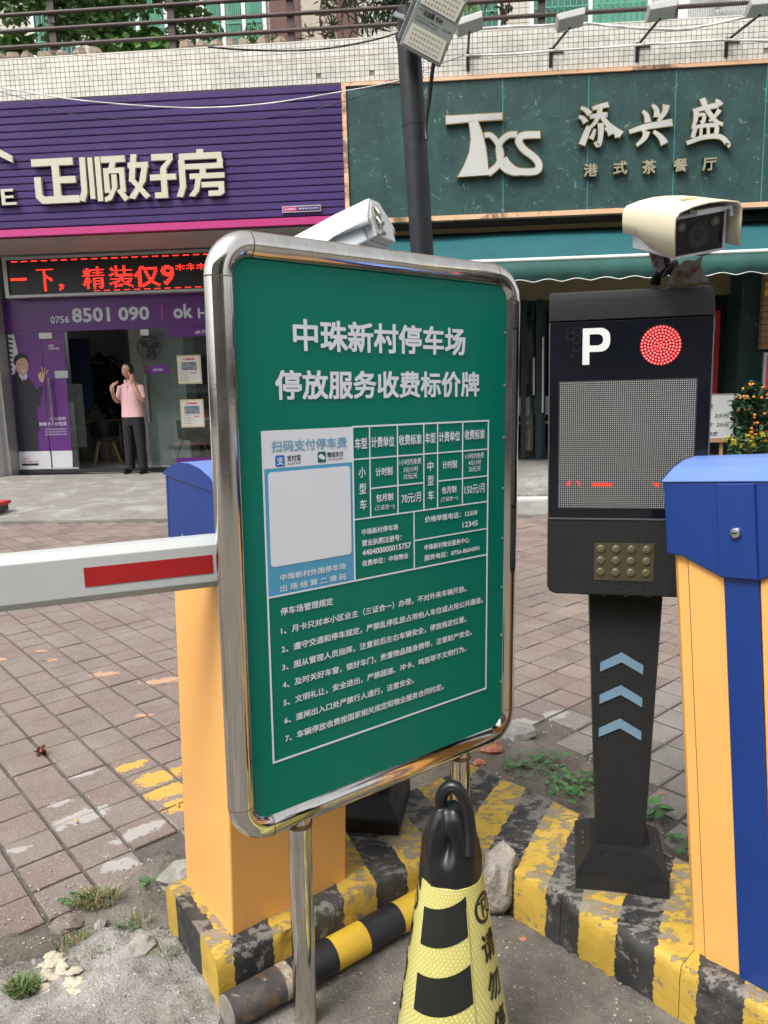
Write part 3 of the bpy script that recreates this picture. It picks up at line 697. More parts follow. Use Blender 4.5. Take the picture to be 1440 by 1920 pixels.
# brush characters 添 兴 盛 drawn stroke by stroke
def chunk(*a): gold_poly([band(p, w, 4) for p, w in a], grow=.008)
chunk(([(735, 412), (752, 420), (768, 436)], [10, 22]), ([(728, 445), (742, 452), (752, 466)], [10, 22]), ([(765, 482), (755, 505), (738, 550)], [18, 24]),
      ([(778, 415), (800, 408), (836, 400)], [12, 18]), ([(768, 446), (810, 438), (832, 438)], [14, 16]), ([(806, 408), (800, 440), (785, 470), (766, 486)], [20, 8]), ([(810, 442), (840, 480), (884, 512)], [14, 28]),
      ([(808, 470), (808, 510), (800, 552), (788, 540)], [22, 12]), ([(786, 492), (780, 512), (772, 528)], [8, 18]), ([(824, 488), (838, 498), (846, 512)], [8, 20]), ([(842, 488), (860, 500), (872, 520)], [8, 20]))
chunk(([(965, 425), (978, 440), (984, 466)], [10, 24]), ([(1000, 402), (1015, 418), (1018, 446)], [10, 24]), ([(1052, 402), (1045, 430), (1022, 462)], [26, 10]), ([(915, 502), (970, 484), (1074, 466)], [14, 26]),
      ([(978, 500), (970, 525), (942, 552)], [26, 10]), ([(1005, 500), (1030, 520), (1046, 546)], [10, 30]), ([(965, 478), (968, 490), (972, 498)], [20, 20]))
chunk(([(1152, 424), (1190, 414), (1244, 402)], [12, 20]), ([(1164, 426), (1160, 460), (1150, 490)], [20, 8]), ([(1186, 378), (1204, 420), (1236, 462), (1262, 474)], [22, 12]), ([(1236, 384), (1246, 390), (1256, 402)], [10, 18]),
      ([(1250, 420), (1236, 440), (1212, 462)], [16, 8]), ([(1172, 440), (1192, 438), (1190, 462), (1180, 468)], [10, 14]),
      ([(1160, 484), (1156, 502), (1150, 524)], [16, 14]), ([(1160, 484), (1200, 478), (1238, 480), (1236, 516)], [12, 16]), ([(1182, 482), (1180, 524)], 10), ([(1208, 480), (1208, 522)], 10), ([(1128, 544), (1190, 522), (1252, 520), (1280, 546), (1278, 552)], [14, 22]))
m_dullgold = mat('dull_bronze_letter', (.33, .31, .22), .45, .3)
for s_, xa, xb, tp, bt in (('港', 1092, 1119, 309, 334), ('式', 1147, 1174, 304, 330), ('茶', 1201, 1228, 302, 329), ('餐', 1259, 1286, 299, 325), ('厅', 1313, 1340, 298, 323)):
    z0_, z1_ = zz((xa+xb)/2, tp, bt)
    g = text(s_, at(xa, 315, FY).x, at(xb, 315, FY).x, z0_, z1_, FY-.02, m_gold, rs, 'letter', off=.045, ext=.05, world=True)
    text(s_, at(xa, 315, FY).x+.006, at(xb, 315, FY).x-.006, z0_+.006, z1_-.006, FY-.072, m_dullgold, g, 'letter_face', off=.028, ext=.002)
# --- awning
AY = 9.6
aw = thing('awning', 'teal cloth awning with white front bar and scalloped valance under the marble sign', 'awning', (2, 10.5, 3.3))
vs = []; fs = []; nx_, ny_ = 70, 8
for j in range(ny_+1):
    for i in range(nx_+1):
        x = -1.3+i*7.4/nx_; t_ = j/ny_
        y = 10.98 + (AY-10.98)*t_; z = 3.30 + (2.72-3.30)*t_ - .03*math.sin(math.pi*t_) + .025*noise.noise(Vector((x*1.1, t_*2, 2)))*math.sin(math.pi*t_) + .02*math.sin(math.pi*t_)*abs(math.sin(x*1.3))
        vs.append((x, y, z))
for j in range(ny_):
    for i in range(nx_): a = j*(nx_+1)+i; fs.append((a, a+1, a+nx_+2, a+nx_+1))
q = MB(); q.add(vs, fs); o = q.build('canopy', m_awn, aw, world=True, smooth=80)
sm = o.modifiers.new('Solidify', 'SOLIDIFY'); sm.thickness = .004
q = MB(); q.tube([(-1.3, AY-.005, 2.725), (6.1, AY-.005, 2.725)], .022, 10); q.build('front_bar', m_wfr, aw, world=True, smooth=40)
vs = []; fs = []; n_ = 370
for i in range(n_+1):
    x = -1.3+i*7.4/n_; ph = x/.335; sc = .03*(1-abs(math.cos(math.pi*ph))**1.5)
    for k, t_ in enumerate((0, .5, 1)):
        vs.append((x, AY-.012 + .012*math.sin(x*5.1)*t_ + .006*math.sin(x*17)*t_, 2.708 - t_*(.215 + .0) - (sc if k == 2 else 0)))
for i in range(n_):
    for k in range(2): a = i*3+k; fs.append((a, a+3, a+4, a+1))
q = MB(); q.add(vs, fs); o = q.build('valance', m_val, aw, world=True, smooth=80); sm = o.modifiers.new('Solidify', 'SOLIDIFY'); sm.thickness = .003
q = MB(); q.tube([(v[0], v[1]-.002, v[2]) for v in vs[2::3]], .005, 5); q.build('white_piping', m_wfr, aw, world=True)
for x in (-.9, 1.5, 3.6, 5.6):
    q = MB(); q.tube([(x, 10.5, 2.95), (x+.05, 10.0, 2.6), (x, AY+.02, 2.70)], .018, 8); q.build('folding_arm', m_rail, aw, world=True)
# ------------------------------------------------------------ LED ticker over the shop door
m_led = mat('lit_red_led', (1.0, .035, .02), .5, var=0, emis=1.1)
LY = 12.0
ld = thing('led_ticker', 'long black scrolling LED sign with glowing red Chinese text above the shop door', 'led sign', (-4.8, LY, 2.8))
q = MB(); q.box(-6.62, -2.6, LY+.0, LY+.12, 2.83, 3.36); q.build('screen', m_black, ld, world=True)
q = MB(); q.box(-6.68, -2.55, LY-.03, LY+.13, 3.36, 3.40); q.box(-6.68, -2.55, LY-.03, LY+.13, 2.79, 2.83); q.box(-6.68, -6.62, LY-.03, LY+.13, 2.83, 3.36); q.build('frame', m_grey, ld, world=True)
def dots(s, x0, x1, z0, z1, pw, ph, mb_, y, dw=.7, dh=.5, off=0):
    vs, fs = text_raw(s, off); a = vs.min(0); b = vs.max(0)
    V = np.stack([x0+(vs[:, 0]-a[0])/(b[0]-a[0]+1e-9)*(x1-x0), z0+(vs[:, 1]-a[1])/(b[1]-a[1]+1e-9)*(z1-z0)], 1)
    tris = [(f[0], f[i], f[i+1]) for f in fs for i in range(1, len(f)-1)]
    T = V[np.array(tris)]
    for i in range(int((x1-x0)/pw)+2):
        for j in range(int((z1-z0)/ph)+2):
            p = np.array([x0+(i+.5)*pw-.3*pw, z0+(j+.5)*ph-.3*ph])
            d = [(T[:, (k+1) % 3, 0]-T[:, k, 0])*(p[1]-T[:, k, 1])-(T[:, (k+1) % 3, 1]-T[:, k, 1])*(p[0]-T[:, k, 0]) for k in range(3)]
            ins = ((d[0] >= 0) & (d[1] >= 0) & (d[2] >= 0)) | ((d[0] <= 0) & (d[1] <= 0) & (d[2] <= 0))
            if ins.any():
                w_, h_ = pw*dw/2, ph*dh/2
                mb_.add([(p[0]-w_, y, p[1]-h_), (p[0]+w_, y, p[1]-h_), (p[0]+w_, y, p[1]+h_), (p[0]-w_, y, p[1]+h_)], [(0, 1, 2, 3)])
q = MB()
def lx(xz): return -6.6+(xz/3.43-18)*.00851
dots('一', lx(70), lx(170), 3.055, 3.085, .02, .02, q, LY-.003, .95, .8)
for s_, xa, xb, za, zb_ in (('下', 240, 345, 2.88, 3.22), ('，', 372, 408, 2.88, 2.98), ('精', 533, 676, 2.89, 3.21), ('装', 703, 856, 2.89, 3.21), ('仅', 862, 1026, 2.89, 3.21), ('9', 1034, 1120, 2.91, 3.20), ('*', 1130, 1186, 3.11, 3.21), ('*', 1198, 1246, 3.11, 3.21), ('*', 1262, 1314, 3.11, 3.21), ('*', 1330, 1380, 3.11, 3.21)):
    dots(s_, lx(xa), lx(xb), za, zb_, .021, .021, q, LY-.003, 1.0, .62, off=.022 if s_ != '9' else .03)
for k in range(30):
    x = -6.55+k*.16
    if x < -2.7:
        q.add([(x, LY-.003, 3.325), (x+.10, LY-.003, 3.325), (x+.10, LY-.003, 3.34), (x, LY-.003, 3.34)], [(0, 1, 2, 3)])
        if k > 7: q.add([(x, LY-.003, 2.85), (x+.10, LY-.003, 2.85), (x+.10, LY-.003, 2.862), (x, LY-.003, 2.862)], [(0, 1, 2, 3)])
q.build('red_lights', m_led, ld, world=True, kind='stuff', fix=False)
# ------------------------------------------------------------ glazed shopfront
m_glass = M_glass('shop_glass'); m_film = mat('purple_film', (.085, .014, .15), .3, var=.05)
m_pr = mat('printed_purple', (.095, .016, .16), .4, var=.04); m_print = mat('pale_print', (.52, .54, .60), .5, var=0)
GY = 12.2
sf = thing('shopfront', 'glazed estate agent shopfront with purple header, fixed panes and thin dark bottom rail', 'shopfront', (-5, GY, 0))
def fpart(name, mb_, m, **k): return mb_.build(name, m, sf, world=True, **k)
q = MB(); q.box(-6.87, -1.6, GY-.02, GY+.03, 2.275, 2.79); hd = fpart('header', q, m_film)
for s_, xa, xb, tp, bt, of in (('0756', 95, 130, 593, 606, .02), ('8501', 136, 207, 577, 604, .035), ('090', 223, 281, 575, 601, .035), ('ok', 326, 362, 570, 597, .035), ('HOME', 372, 450, 576, 596, .03)):
    z0_ = at((xa+xb)/2, bt, GY).z; z1_ = at((xa+xb)/2, tp, GY).z; o = text(s_, at(xa, 590, GY).x, at(xb, 590, GY).x, z0_, z1_, GY-.023, m_print, sf, off=of)
    o.matrix_parent_inverse = root_matrix(sf).inverted()
q = MB(); x = at(304.5, 585, GY).x; q.box(x-.012, x+.012, GY-.024, GY-.02, at(304, 599, GY).z, at(304, 572, GY).z); fpart('divider', q, m_magenta)
q = MB(); q.box(-6.87, -1.6, GY-.04, GY+.04, .012, .075); fpart('bottom_rail', q, mat('dark_rail', (.05, .05, .055), .35, .5))
def pane(x0, x1, nm='pane', par=None, y=GY):
    q = MB(); q.box(x0, x1, y-.006, y+.006, .08, 2.27); return q.build(nm, m_glass, par or sf, world=True)
pane(-6.865, -6.325); pane(-4.272, -2.9); pane(-2.89, -1.62)
def leaf(label, x0, x1, hx, ply=False):
    d = thing('glass_door', label, 'door', (x0, GY, 0))
    pane(x0, x1, 'pane', d)
    q = MB(); q.box(x0, x1, GY-.022, GY+.022, .02, .10); q.box(hx-.12 if hx > (x0+x1)/2 else x0, x1 if hx > (x0+x1)/2 else hx+.1, GY-.022, GY+.022, 2.17, 2.262); q.build('clamp', m_grey, d, world=True)
    for s_ in (-1, 1):
        q = MB(); y = GY+s_*.07
        q.tube([(hx, y, .80), (hx, y, 1.56)], .016, 10)
        for z in (.93, 1.43): q.tube([(hx, GY, z), (hx, y, z)], .009, 8)
        q.build('handle', m_steel, d, world=True, smooth=40)
    return d
d1 = leaf('left glass door of the shop, half covered by the purple poster', -6.315, -5.86, -6.20)
d2 = leaf('right glass door of the shop beside the man, with small purple push strip', -4.655, -4.285, -4.62)
q = MB(); q.box(-4.60, -4.24, GY-.012, GY-.008, 1.565, 1.70); q.build('push_strip', m_film, d2, world=True)
o = text('OKHOME', -4.50, -4.34, 1.61, 1.65, GY-.014, m_print, d2, off=.02); o.matrix_parent_inverse = root_matrix(d2).inverted()
q = MB(); q.box(-6.12, -5.90, GY-.012, GY-.008, 1.545, 1.66); q.build('push_strip', mat('grey_film', (.32, .36, .36), .4), d1, world=True)
# printed poster of a man in a suit on the glass
ps_ = thing('window_poster', 'tall purple window poster of a smiling man in a dark suit making an OK gesture', 'poster', (-6.4, GY, .1))
PY = GY-.010
def pp(name, polys, m, dy=0.0):
    q = MB()
    for l in polys: q.prism([((v := at(x/3.4286, 440+y/3.4286, GY)).x, v.z) for x, y in l], PY-.001-dy, PY-dy, 'y')
    return q.build(name, m, ps_, world=True)
pp('sheet', [[(48, 640), (262, 628), (320, 1388), (122, 1394)]], m_pr)
pp('sheet', [[(270, 628), (410, 625), (462, 1385), (326, 1388)]], m_pr)
pp('sheet', [[(122, 1396), (324, 1390), (334, 1505), (132, 1510)], [(334, 1390), (466, 1388), (470, 1502), (342, 1505)]], mat('poster_white', (.55, .56, .60), .5, var=.03))
pp('print', [[(52, 645), (90, 640), (118, 760), (96, 900), (78, 900)]], m_print, .001)
m_dkp = mat('poster_black', (.012, .012, .022), .5); m_skp = mat('poster_skin', (.42, .25, .18), .5); m_stp = mat('poster_shirt', (.45, .46, .55), .5)
pp('print', [[(52+i*2, 660+i*30), (84, 668+i*30), (84, 678+i*30), (54+i*2, 674+i*30)] for i in range(8)], m_dkp, .0015)
pp('print', [[(86, 900), (125, 880), (150, 905), (190, 925), (232, 985), (262, 1060), (262, 1100), (236, 1115), (246, 1180), (258, 1260), (246, 1270), (250, 1384), (122, 1392), (100, 1150)],
             [(232, 1000), (272, 965), (280, 985), (262, 1060)]], m_dkp, .002)
pp('print', [[(128, 880), (170, 880), (178, 910), (170, 935), (150, 940), (124, 905)]], m_stp, .0025)
pp('print', [[(100, 830), (104, 800), (130, 782), (165, 786), (182, 812), (184, 855), (176, 890), (158, 912), (138, 906), (112, 880)], [(250, 890), (264, 884), (276, 895), (284, 880), (292, 885), (288, 920), (284, 950), (262, 945), (248, 915)],
             [(268, 850), (274, 848), (280, 890), (274, 892)], [(288, 856), (294, 856), (290, 892), (284, 890)], [(308, 870), (314, 874), (296, 900), (290, 894)]], m_skp, .003)
pp('print', [[(88, 820), (96, 785), (124, 764), (160, 766), (186, 790), (188, 826), (180, 815), (160, 790), (128, 796), (108, 815), (104, 845)], [(150, 925), (160, 922), (176, 975), (170, 985)], [(118, 832), (134, 830), (134, 833), (118, 835)],
             [(152, 828), (170, 826), (170, 829), (152, 831)]], m_dkp, .0035)
pp('print', [[(138, 872), (166, 868), (160, 880), (146, 882)]], m_stp, .0036)
pp('print', [[(315, 690), (347, 680), (380, 690), (380, 694), (347, 685), (315, 694)]], m_magenta, .002)
def ptext(s_, xa, ya, xb, yb, m=m_print, off=.02, dy=.004):
    p = at(xa/3.4286, 440+yb/3.4286, GY); r = at(xb/3.4286, 440+ya/3.4286, GY)
    o = text(s_, p.x, r.x, p.z, r.z, PY-dy, m, ps_, off=off); o.matrix_parent_inverse = root_matrix(ps_).inverted()
ptext('ok', 315, 700, 348, 722); ptext('HOME', 318, 724, 383, 741)
ptext('只为给你', 325, 1170, 426, 1194, off=.01); ptext('好房子，好生活', 256, 1202, 430, 1230, off=.03)
for k, s_ in enumerate(('链家网找房更真实更放心', '好房好生活从这里开始吧', '品质服务给您安心的家')): ptext(s_, 295, 1243+k*17, 430, 1256+k*17, off=.0)
ptext('OKHOME.COM', 143, 1452, 252, 1465, mat('pink_print', (.5, .1, .2), .5)); ptext('网站房源上', 143, 1434, 190, 1446, MATS['pink_print'], off=0)
pp('print', [[(145, 1472), (250, 1469), (252, 1482), (147, 1485)]], m_dkp, .004)
# purple strip and listing sheets on the right pane
q = MB(); a = at(313, 617, GY); q.box(a.x, -1.7, GY-.012, GY-.008, 2.13, 2.27); st_ = fpart('purple_strip', q, m_film)
o = text('ok HOME', at(366, 620, GY).x, at(366, 620, GY).x+.36, 2.17, 2.23, GY-.014, m_print, sf, off=.03); o.matrix_parent_inverse = root_matrix(sf).inverted()
q = MB(); q.box(a.x, -2.95, GY-.012, GY-.008, .11, .22); fpart('purple_strip', q, m_film)
m_paper = mat('paper_sheet', (.50, .50, .46), .6, var=.03); m_tan = mat('tan_paper_border', (.42, .33, .18), .6); m_photo = mat('faded_photo_print', (.14, .17, .19), .5, var=.7, vs=14); m_pred = mat('red_print', (.45, .03, .04), .5)
for (xa, ya, xb, yb, t_, lab) in ((1148, 772, 1290, 962, '中珠豪华装', 'upper property listing sheet with tan border taped inside the shop window'), (1168, 1056, 1308, 1240, '北岸森林', 'lower property listing sheet with tan border and pale photo')):
    p = at(xa/3.4286, 440+yb/3.4286, GY); r = at(xb/3.4286, 440+ya/3.4286, GY)
    L = thing('listing_sheet', lab, 'notice', (p.x, GY-.01, p.z), 0, 'listing sheets in the shop window'); W_, H_ = r.x-p.x, r.z-p.z
    q = MB(); q.box(0, W_, -.002, 0, 0, H_); q.build('border', m_tan, L)
    q = MB(); q.box(.02, W_-.02, -.004, -.002, .02, H_-.02); q.build('paper', m_paper, L)
    q = MB(); q.box(.07, W_-.07, -.006, -.004, H_*.48, H_*.76); q.build('photo', m_photo, L)
    text(t_, .10, W_-.10, H_*.82, H_*.9, -.006, m_pred, L, off=.03); text('365', W_*.55, W_*.8, H_*.36, H_*.42, -.006, m_pred, L, off=.03)
    for k in range(4): text('精装三房朝南可看江景'[:9-k], .05, W_*.45, H_*(.4-.09*k), H_*(.435-.09*k), -.006, m_dkp, L)
# ------------------------------------------------------------ inside the estate shop
m_wood = mat('light_wood', (.36, .22, .11), .5, var=.12, vs=9); m_seat = mat('black_seat', (.02, .02, .022), .4)
def stool(loc, rz, lab):
    s_ = thing('chair', lab, 'chair', loc, rz, 'black shell chairs in the shop')
    q = MB(); q.lathe([(.05, .43), (.2, .43), (.24, .46), (.25, .5), (.22, .48), (.02, .46)], 20); q.build('seat', m_seat, s_, smooth=50)
    q = MB(); pts = [(.24*math.cos(a), .24*math.sin(a), 0) for a in [math.pi*(k/10) for k in range(11)]]
    q.add([(x, y, .48) for x, y, z in pts]+[(x*1.05, y*1.05, .78-.1*abs(x)) for x, y, z in pts]+[(x*.9, y*.9, .48) for x, y, z in pts]+[(x*.97, y*.97, .78-.1*abs(x)) for x, y, z in pts], [(i, i+1, 12+i, 11+i) for i in range(10)]+[(22+i, 33+i, 34+i, 23+i) for i in range(10)]+[(11+i, 12+i, 34+i, 33+i) for i in range(10)])
    q.build('backrest', m_seat, s_, smooth=60)
    for sx, sy in ((-1, -1), (1, -1), (-1, 1), (1, 1)):
        q = MB(); q.tube([(sx*.11, sy*.11, .44), (sx*.23, sy*.23, 0)], [.018, .012], 8); q.build('leg', m_wood, s_, smooth=40)
def on(px, Y, z=.0125): return Vector((at(px, 850, Y).x, Y, z))
stool(on(200, 13.4), .5, 'black shell chair with wooden legs behind the open doorway'); stool(on(362, 13.2), 2.6, 'black shell chair with wooden legs behind the listing sheets')
tb = thing('table', 'small wooden table with bright things on it inside the open doorway', 'table', on(180, 14.2), 0)
q = MB(); q.box(-.45, .45, -.3, .3, .73, .76); q.build('tabletop', m_wood, tb)
for sx in (-1, 1):
    for sy in (-1, 1): q = MB(); q.box(sx*.4-.02, sx*.4+.02, sy*.25-.02, sy*.25+.02, 0, .73); q.build('leg', m_wood, tb)
t2 = thing('table', 'long white table with red boxes behind the right shop pane', 'table', on(352, 14.6), 0)
q = MB(); q.box(-.5, .9, -.35, .35, .72, .76); q.build('tabletop', m_wall, t2)
for sx in (-.45, .85): q = MB(); q.box(sx-.03, sx+.03, -.3, .3, 0, .72); q.build('leg', m_grey, t2)
bx = MB(); bx.box(-.12, .12, -.08, .08, 0, .12); tag(bx.build('gift_box', m_red, loc=on(152, 14.2, .76)), 'red box on the small wooden table in the doorway', 'box')
bx = MB(); bx.lathe([(.035, 0), (.035, .16), (.012, .2), (.012, .25)], 12); tag(bx.build('bottle', m_red, loc=on(168, 14.2, .76)), 'red drink bottle on the small wooden table', 'bottle')
bx = MB(); bx.box(-.2, .2, -.1, .1, 0, .14); tag(bx.build('gift_box', m_red, loc=on(380, 14.6, .76)), 'red box on the long white table behind the pane', 'box')
m_leafd = mat('dark_leaf', (.02, .045, .018), .5, var=.3, vs=20, island=.4)
def leaves(mb_, c, rad, n, size, up=.3, fold=.25, elong=1.6, seed=0, shape=5):
    rr = random.Random(seed)
    for _ in range(n):
        while True:
            d = Vector((rr.uniform(-1, 1), rr.uniform(-1, 1), rr.uniform(-1, 1)))
            if .15 < d.length < 1 and noise.noise(d*2.3+Vector((seed, 0, 0))) > -.28: break
        p = Vector(c)+Vector((d.x*rad[0], d.y*rad[1], d.z*rad[2]))
        a = Vector((rr.gauss(0, 1), rr.gauss(0, 1), rr.gauss(0, .6)-up)).normalized(); s_ = a.cross(Vector((rr.gauss(0, .4), rr.gauss(0, .4), 1))).normalized(); nn = s_.cross(a)
        L_ = size*rr.uniform(.6, 1.3); W_ = L_/elong/2
        v = [p, p+a*L_*.35+s_*W_+nn*W_*fold, p+a*L_*.75+s_*W_*.7+nn*W_*fold, p+a*L_, p+a*L_*.75-s_*W_*.7+nn*W_*fold, p+a*L_*.35-s_*W_+nn*W_*fold, p+a*L_*.5]
        mb_.add(v, [(0, 1, 6), (1, 2, 6), (2, 3, 6), (3, 4, 6), (4, 5, 6), (5, 0, 6)])
ip = thing('indoor_plant', 'large dark leafy plant on a stand inside the shop behind the man', 'plant', on(205, 14.9), 0)
q = MB(); leaves(q, (-.3, 0, 1.45), (.55, .4, .45), 330, .2, seed=3); leaves(q, (.25, 0, 1.0), (.3, .3, .5), 160, .2, seed=4); leaves(q, (.1, 0, 1.75), (.5, .3, .25), 120, .2, seed=5); q.build('foliage', m_leafd, ip, kind='stuff')
q = MB(); q.tube([(0, 0, .3), (.05, .02, .8), (-.05, 0, 1.3)], .03, 8); q.build('stem', m_rail, ip)
q = MB(); q.lathe([(.15, 0), (.2, .35), (.18, .35), (.16, .3)], 16); q.build('pot', m_wall, ip)
wb = MB(); wb.box(0, .6, 0, .03, 0, 1.25); tag(wb.build('display_board', mat('board_navy', (.02, .03, .09), .5), loc=(on(124, 13.6).x, 13.6, 1.0)), 'dark blue display board edge hung just inside the left door', 'board')
wb = MB(); wb.box(0, .35, 0, .03, 0, 1.1); tag(wb.build('display_board', mat('board_pale', (.30, .34, .33), .5, var=.3, vs=8), loc=(on(128, 13.2).x, 13.2, .35)), 'pale grey printed board standing low inside the left door', 'board')
wb = MB(); wb.box(0, .55, 0, .03, 0, .8)
fo = wb.build('framed_certificate', m_dframe, loc=(on(328, 15.6).x, 14.9, 1.0)); tag(fo, 'dark framed board on the pillar behind the listing sheets', 'picture')
# wall fan
fn = thing('wall_fan', 'black wall fan with round cage high inside the shop behind the right door', 'fan', (at(281, 652, 14).x, 14.0, at(281, 652, 14).z))
q = MB()
for r_ in (.07, .13, .19, .22): q.tube([(r_*math.cos(a), -.05+.1*(.22-r_)*-1, r_*math.sin(a)) for a in [2*math.pi*k/28 for k in range(28)]], .006, 5, closed=True)
for k in range(14): a = 2*math.pi*k/14; q.tube([(0, -.09, 0), (.22*math.cos(a), -.05, .22*math.sin(a))], .003, 4)
q.build('cage', m_black, fn)
q = MB()
for k in range(3): a = 2*math.pi*k/3; q.prism([(0, 0), (.18*math.cos(a), .18*math.sin(a)), (.19*math.cos(a+.5), .19*math.sin(a+.5)), (.13*math.cos(a+.8), .13*math.sin(a+.8))], -.02, -.012, 'y')
q.build('blade', m_black, fn); q = MB(); q.tube([(0, 0, 0), (0, .2, 0), (0, .25, -.35)], .035, 10); q.build('motor', m_black, fn)
cl = MB(); cl.box(at(240, 600, 14.2).x-.02, at(240, 600, 14.2).x+1.0, 14.2, 14.8, .0125, 3.45); tag(cl.build('interior_wall', m_int, bd, world=True))
# ------------------------------------------------------------ the man on the phone
def skin(name, vs, es, m, parent, sub=2, kind=None):
    me = bpy.data.meshes.new(name); me.from_pydata([v[:3] for v in vs], es, [])
    o = bpy.data.objects.new(name, me); COL.objects.link(o)
    md = o.modifiers.new('s', 'SKIN'); md.use_smooth_shade = True
    for i, v in enumerate(vs):
        sv = me.skin_vertices[0].data[i]; r = v[3] if isinstance(v[3], tuple) else (v[3], v[3]); sv.radius = r; sv.use_root = (i == 0)
    sm_ = o.modifiers.new('ss', 'SUBSURF'); sm_.levels = sub; sm_.render_levels = sub
    dg = bpy.context.evaluated_depsgraph_get(); m2 = bpy.data.meshes.new_from_object(o.evaluated_get(dg)); m2.name = name
    bpy.data.objects.remove(o); bpy.data.meshes.remove(me); m2.shade_smooth(); m2.materials.clear()
    return put(name, m2, m, parent)
m_skin = mat('skin', (.44, .245, .165), .5, var=.05); m_pink = mat('pink_polo_cloth', (.66, .40, .42), .8, var=.04, vs=8, bump=.2, bs=30); m_trs = mat('black_trousers', (.007, .007, .010), .8, var=.2); m_hair = mat('black_hair', (.008, .007, .007), .5)
mp_ = on(255, 11.93, .0125)
man = thing('person', 'man in pink polo shirt and black trousers phoning in the shop doorway', 'person', mp_, R(-8))
# x = photo right, -y = towards the camera
H = [(0, 0, .93, (.12, .09)), (0, 0, 1.08, (.12, .09)), (0, -.01, 1.22, (.13, .09)), (0, 0, 1.33, (.12, .08)), (0, 0, 1.42, (.06, .055)), (0, -.012, 1.48, .052), (0, -.025, 1.54, .055),
     (-.16, 0, 1.35, .055), (-.235, -.01, 1.12, .043), (-.228, -.12, 1.21, .036), (-.20, -.20, 1.29, .026),
     (.16, 0, 1.35, .055), (.225, -.06, 1.12, .043), (.165, -.13, 1.29, .035), (.100, -.115, 1.43, .026),
     (-.09, 0, .84, .07), (-.105, 0, .48, .055), (-.112, .0, .08, .04), (.09, 0, .84, .07), (.105, -.0, .48, .055), (.112, -.0, .08, .04)]
E1 = [(0, 1), (1, 2), (2, 3), (3, 4), (4, 5), (5, 6), (3, 7), (7, 8), (8, 9), (9, 10), (3, 11), (11, 12), (12, 13), (13, 14), (0, 15), (15, 16), (16, 17), (0, 18), (18, 19), (19, 20)]
bodyo = skin('body', H, E1, m_skin, man)
# head
q = MB(); n_, m_ = 24, 20; vs = []
for i in range(m_+1):
    th_ = math.pi*i/m_
    for k in range(n_):
        ph = 2*math.pi*k/n_; d = Vector((math.sin(th_)*math.cos(ph), math.sin(th_)*math.sin(ph), math.cos(th_)))
        x, y, z = d.x*.073, d.y*.092, d.z*.118
        fr = max(0, -d.y)
        if d.z < 0: x *= 1+.28*d.z; y *= 1+.12*d.z
        y -= fr**6*.022*math.exp(-((d.z+.12)/.2)**2)*math.exp(-(d.x/.18)**2)          # nose
        y += fr**3*.012*(math.exp(-((d.z-.12)/.1)**2))*(math.exp(-((abs(d.x)-.32)/.16)**2))  # sockets
        y -= fr**3*.006*math.exp(-((d.z-.26)/.09)**2)*(1 if abs(d.x) < .6 else 0)
        y -= fr**4*.007*math.exp(-((d.z+.48)/.1)**2)*math.exp(-(d.x/.3)**2)
        y -= fr**3*.010*math.exp(-((d.z+.85)/.14)**2)
        vs.append((x, y, z))
q.add(vs, [(i*n_+k, (i+1)*n_+k, (i+1)*n_+(k+1) % n_, i*n_+(k+1) % n_) for i in range(m_) for k in range(n_)])
HM = Matrix.Translation((-.004, -.04, 1.605)) @ Matrix.Rotation(R(-20), 4, 'Z') @ Matrix.Rotation(R(3), 4, 'X') @ Matrix.Scale(1.06, 4)
q.v = [tuple(HM @ Vector(v)) for v in q.v]; head = q.build('head', m_skin, man, smooth=80)
q = MB()
for sx in (-1, 1):
    q.blob(tuple(HM @ Vector((sx*.075, .005, -.005))), (.012, .02, .032), 10, 8, 0)
q.build('ear', m_skin, man, smooth=80)
q = MB()
for sx in (-1, 1): q.blob(tuple(HM @ Vector((sx*.028, -.078, .016))), (.012, .009, .006), 8, 6, 0)
q.build('eye', m_hair, head, smooth=80)
q = MB()
for sx in (-1, 1): q.blob(tuple(HM @ Vector((sx*.03, -.082, .038))), (.02, .006, .004), 8, 6, 0)
q.build('eyebrow', m_hair, head)
q = MB(); q.blob(tuple(HM @ Vector((0, -.083, -.056))), (.022, .009, .005), 10, 6, 0); q.build('mouth', mat('lips', (.35, .12, .10), .5), head)
q = MB(); vs = []
for i in range(11):
    th_ = math.pi*.56*i/10
    for k in range(n_):
        ph = 2*math.pi*k/n_; d = Vector((math.sin(th_)*math.cos(ph), math.sin(th_)*math.sin(ph), math.cos(th_)))
        if d.y < -.25 and d.z < .72: d = Vector((d.x, d.y*.6, .8)).normalized()
        vs.append(tuple(HM @ Vector((d.x*.079, d.y*.099, d.z*.125+.002))))
q.add(vs, [(i*n_+k, (i+1)*n_+k, (i+1)*n_+(k+1) % n_, i*n_+(k+1) % n_) for i in range(10) for k in range(n_)]); q.build('hair', m_hair, man, smooth=80)
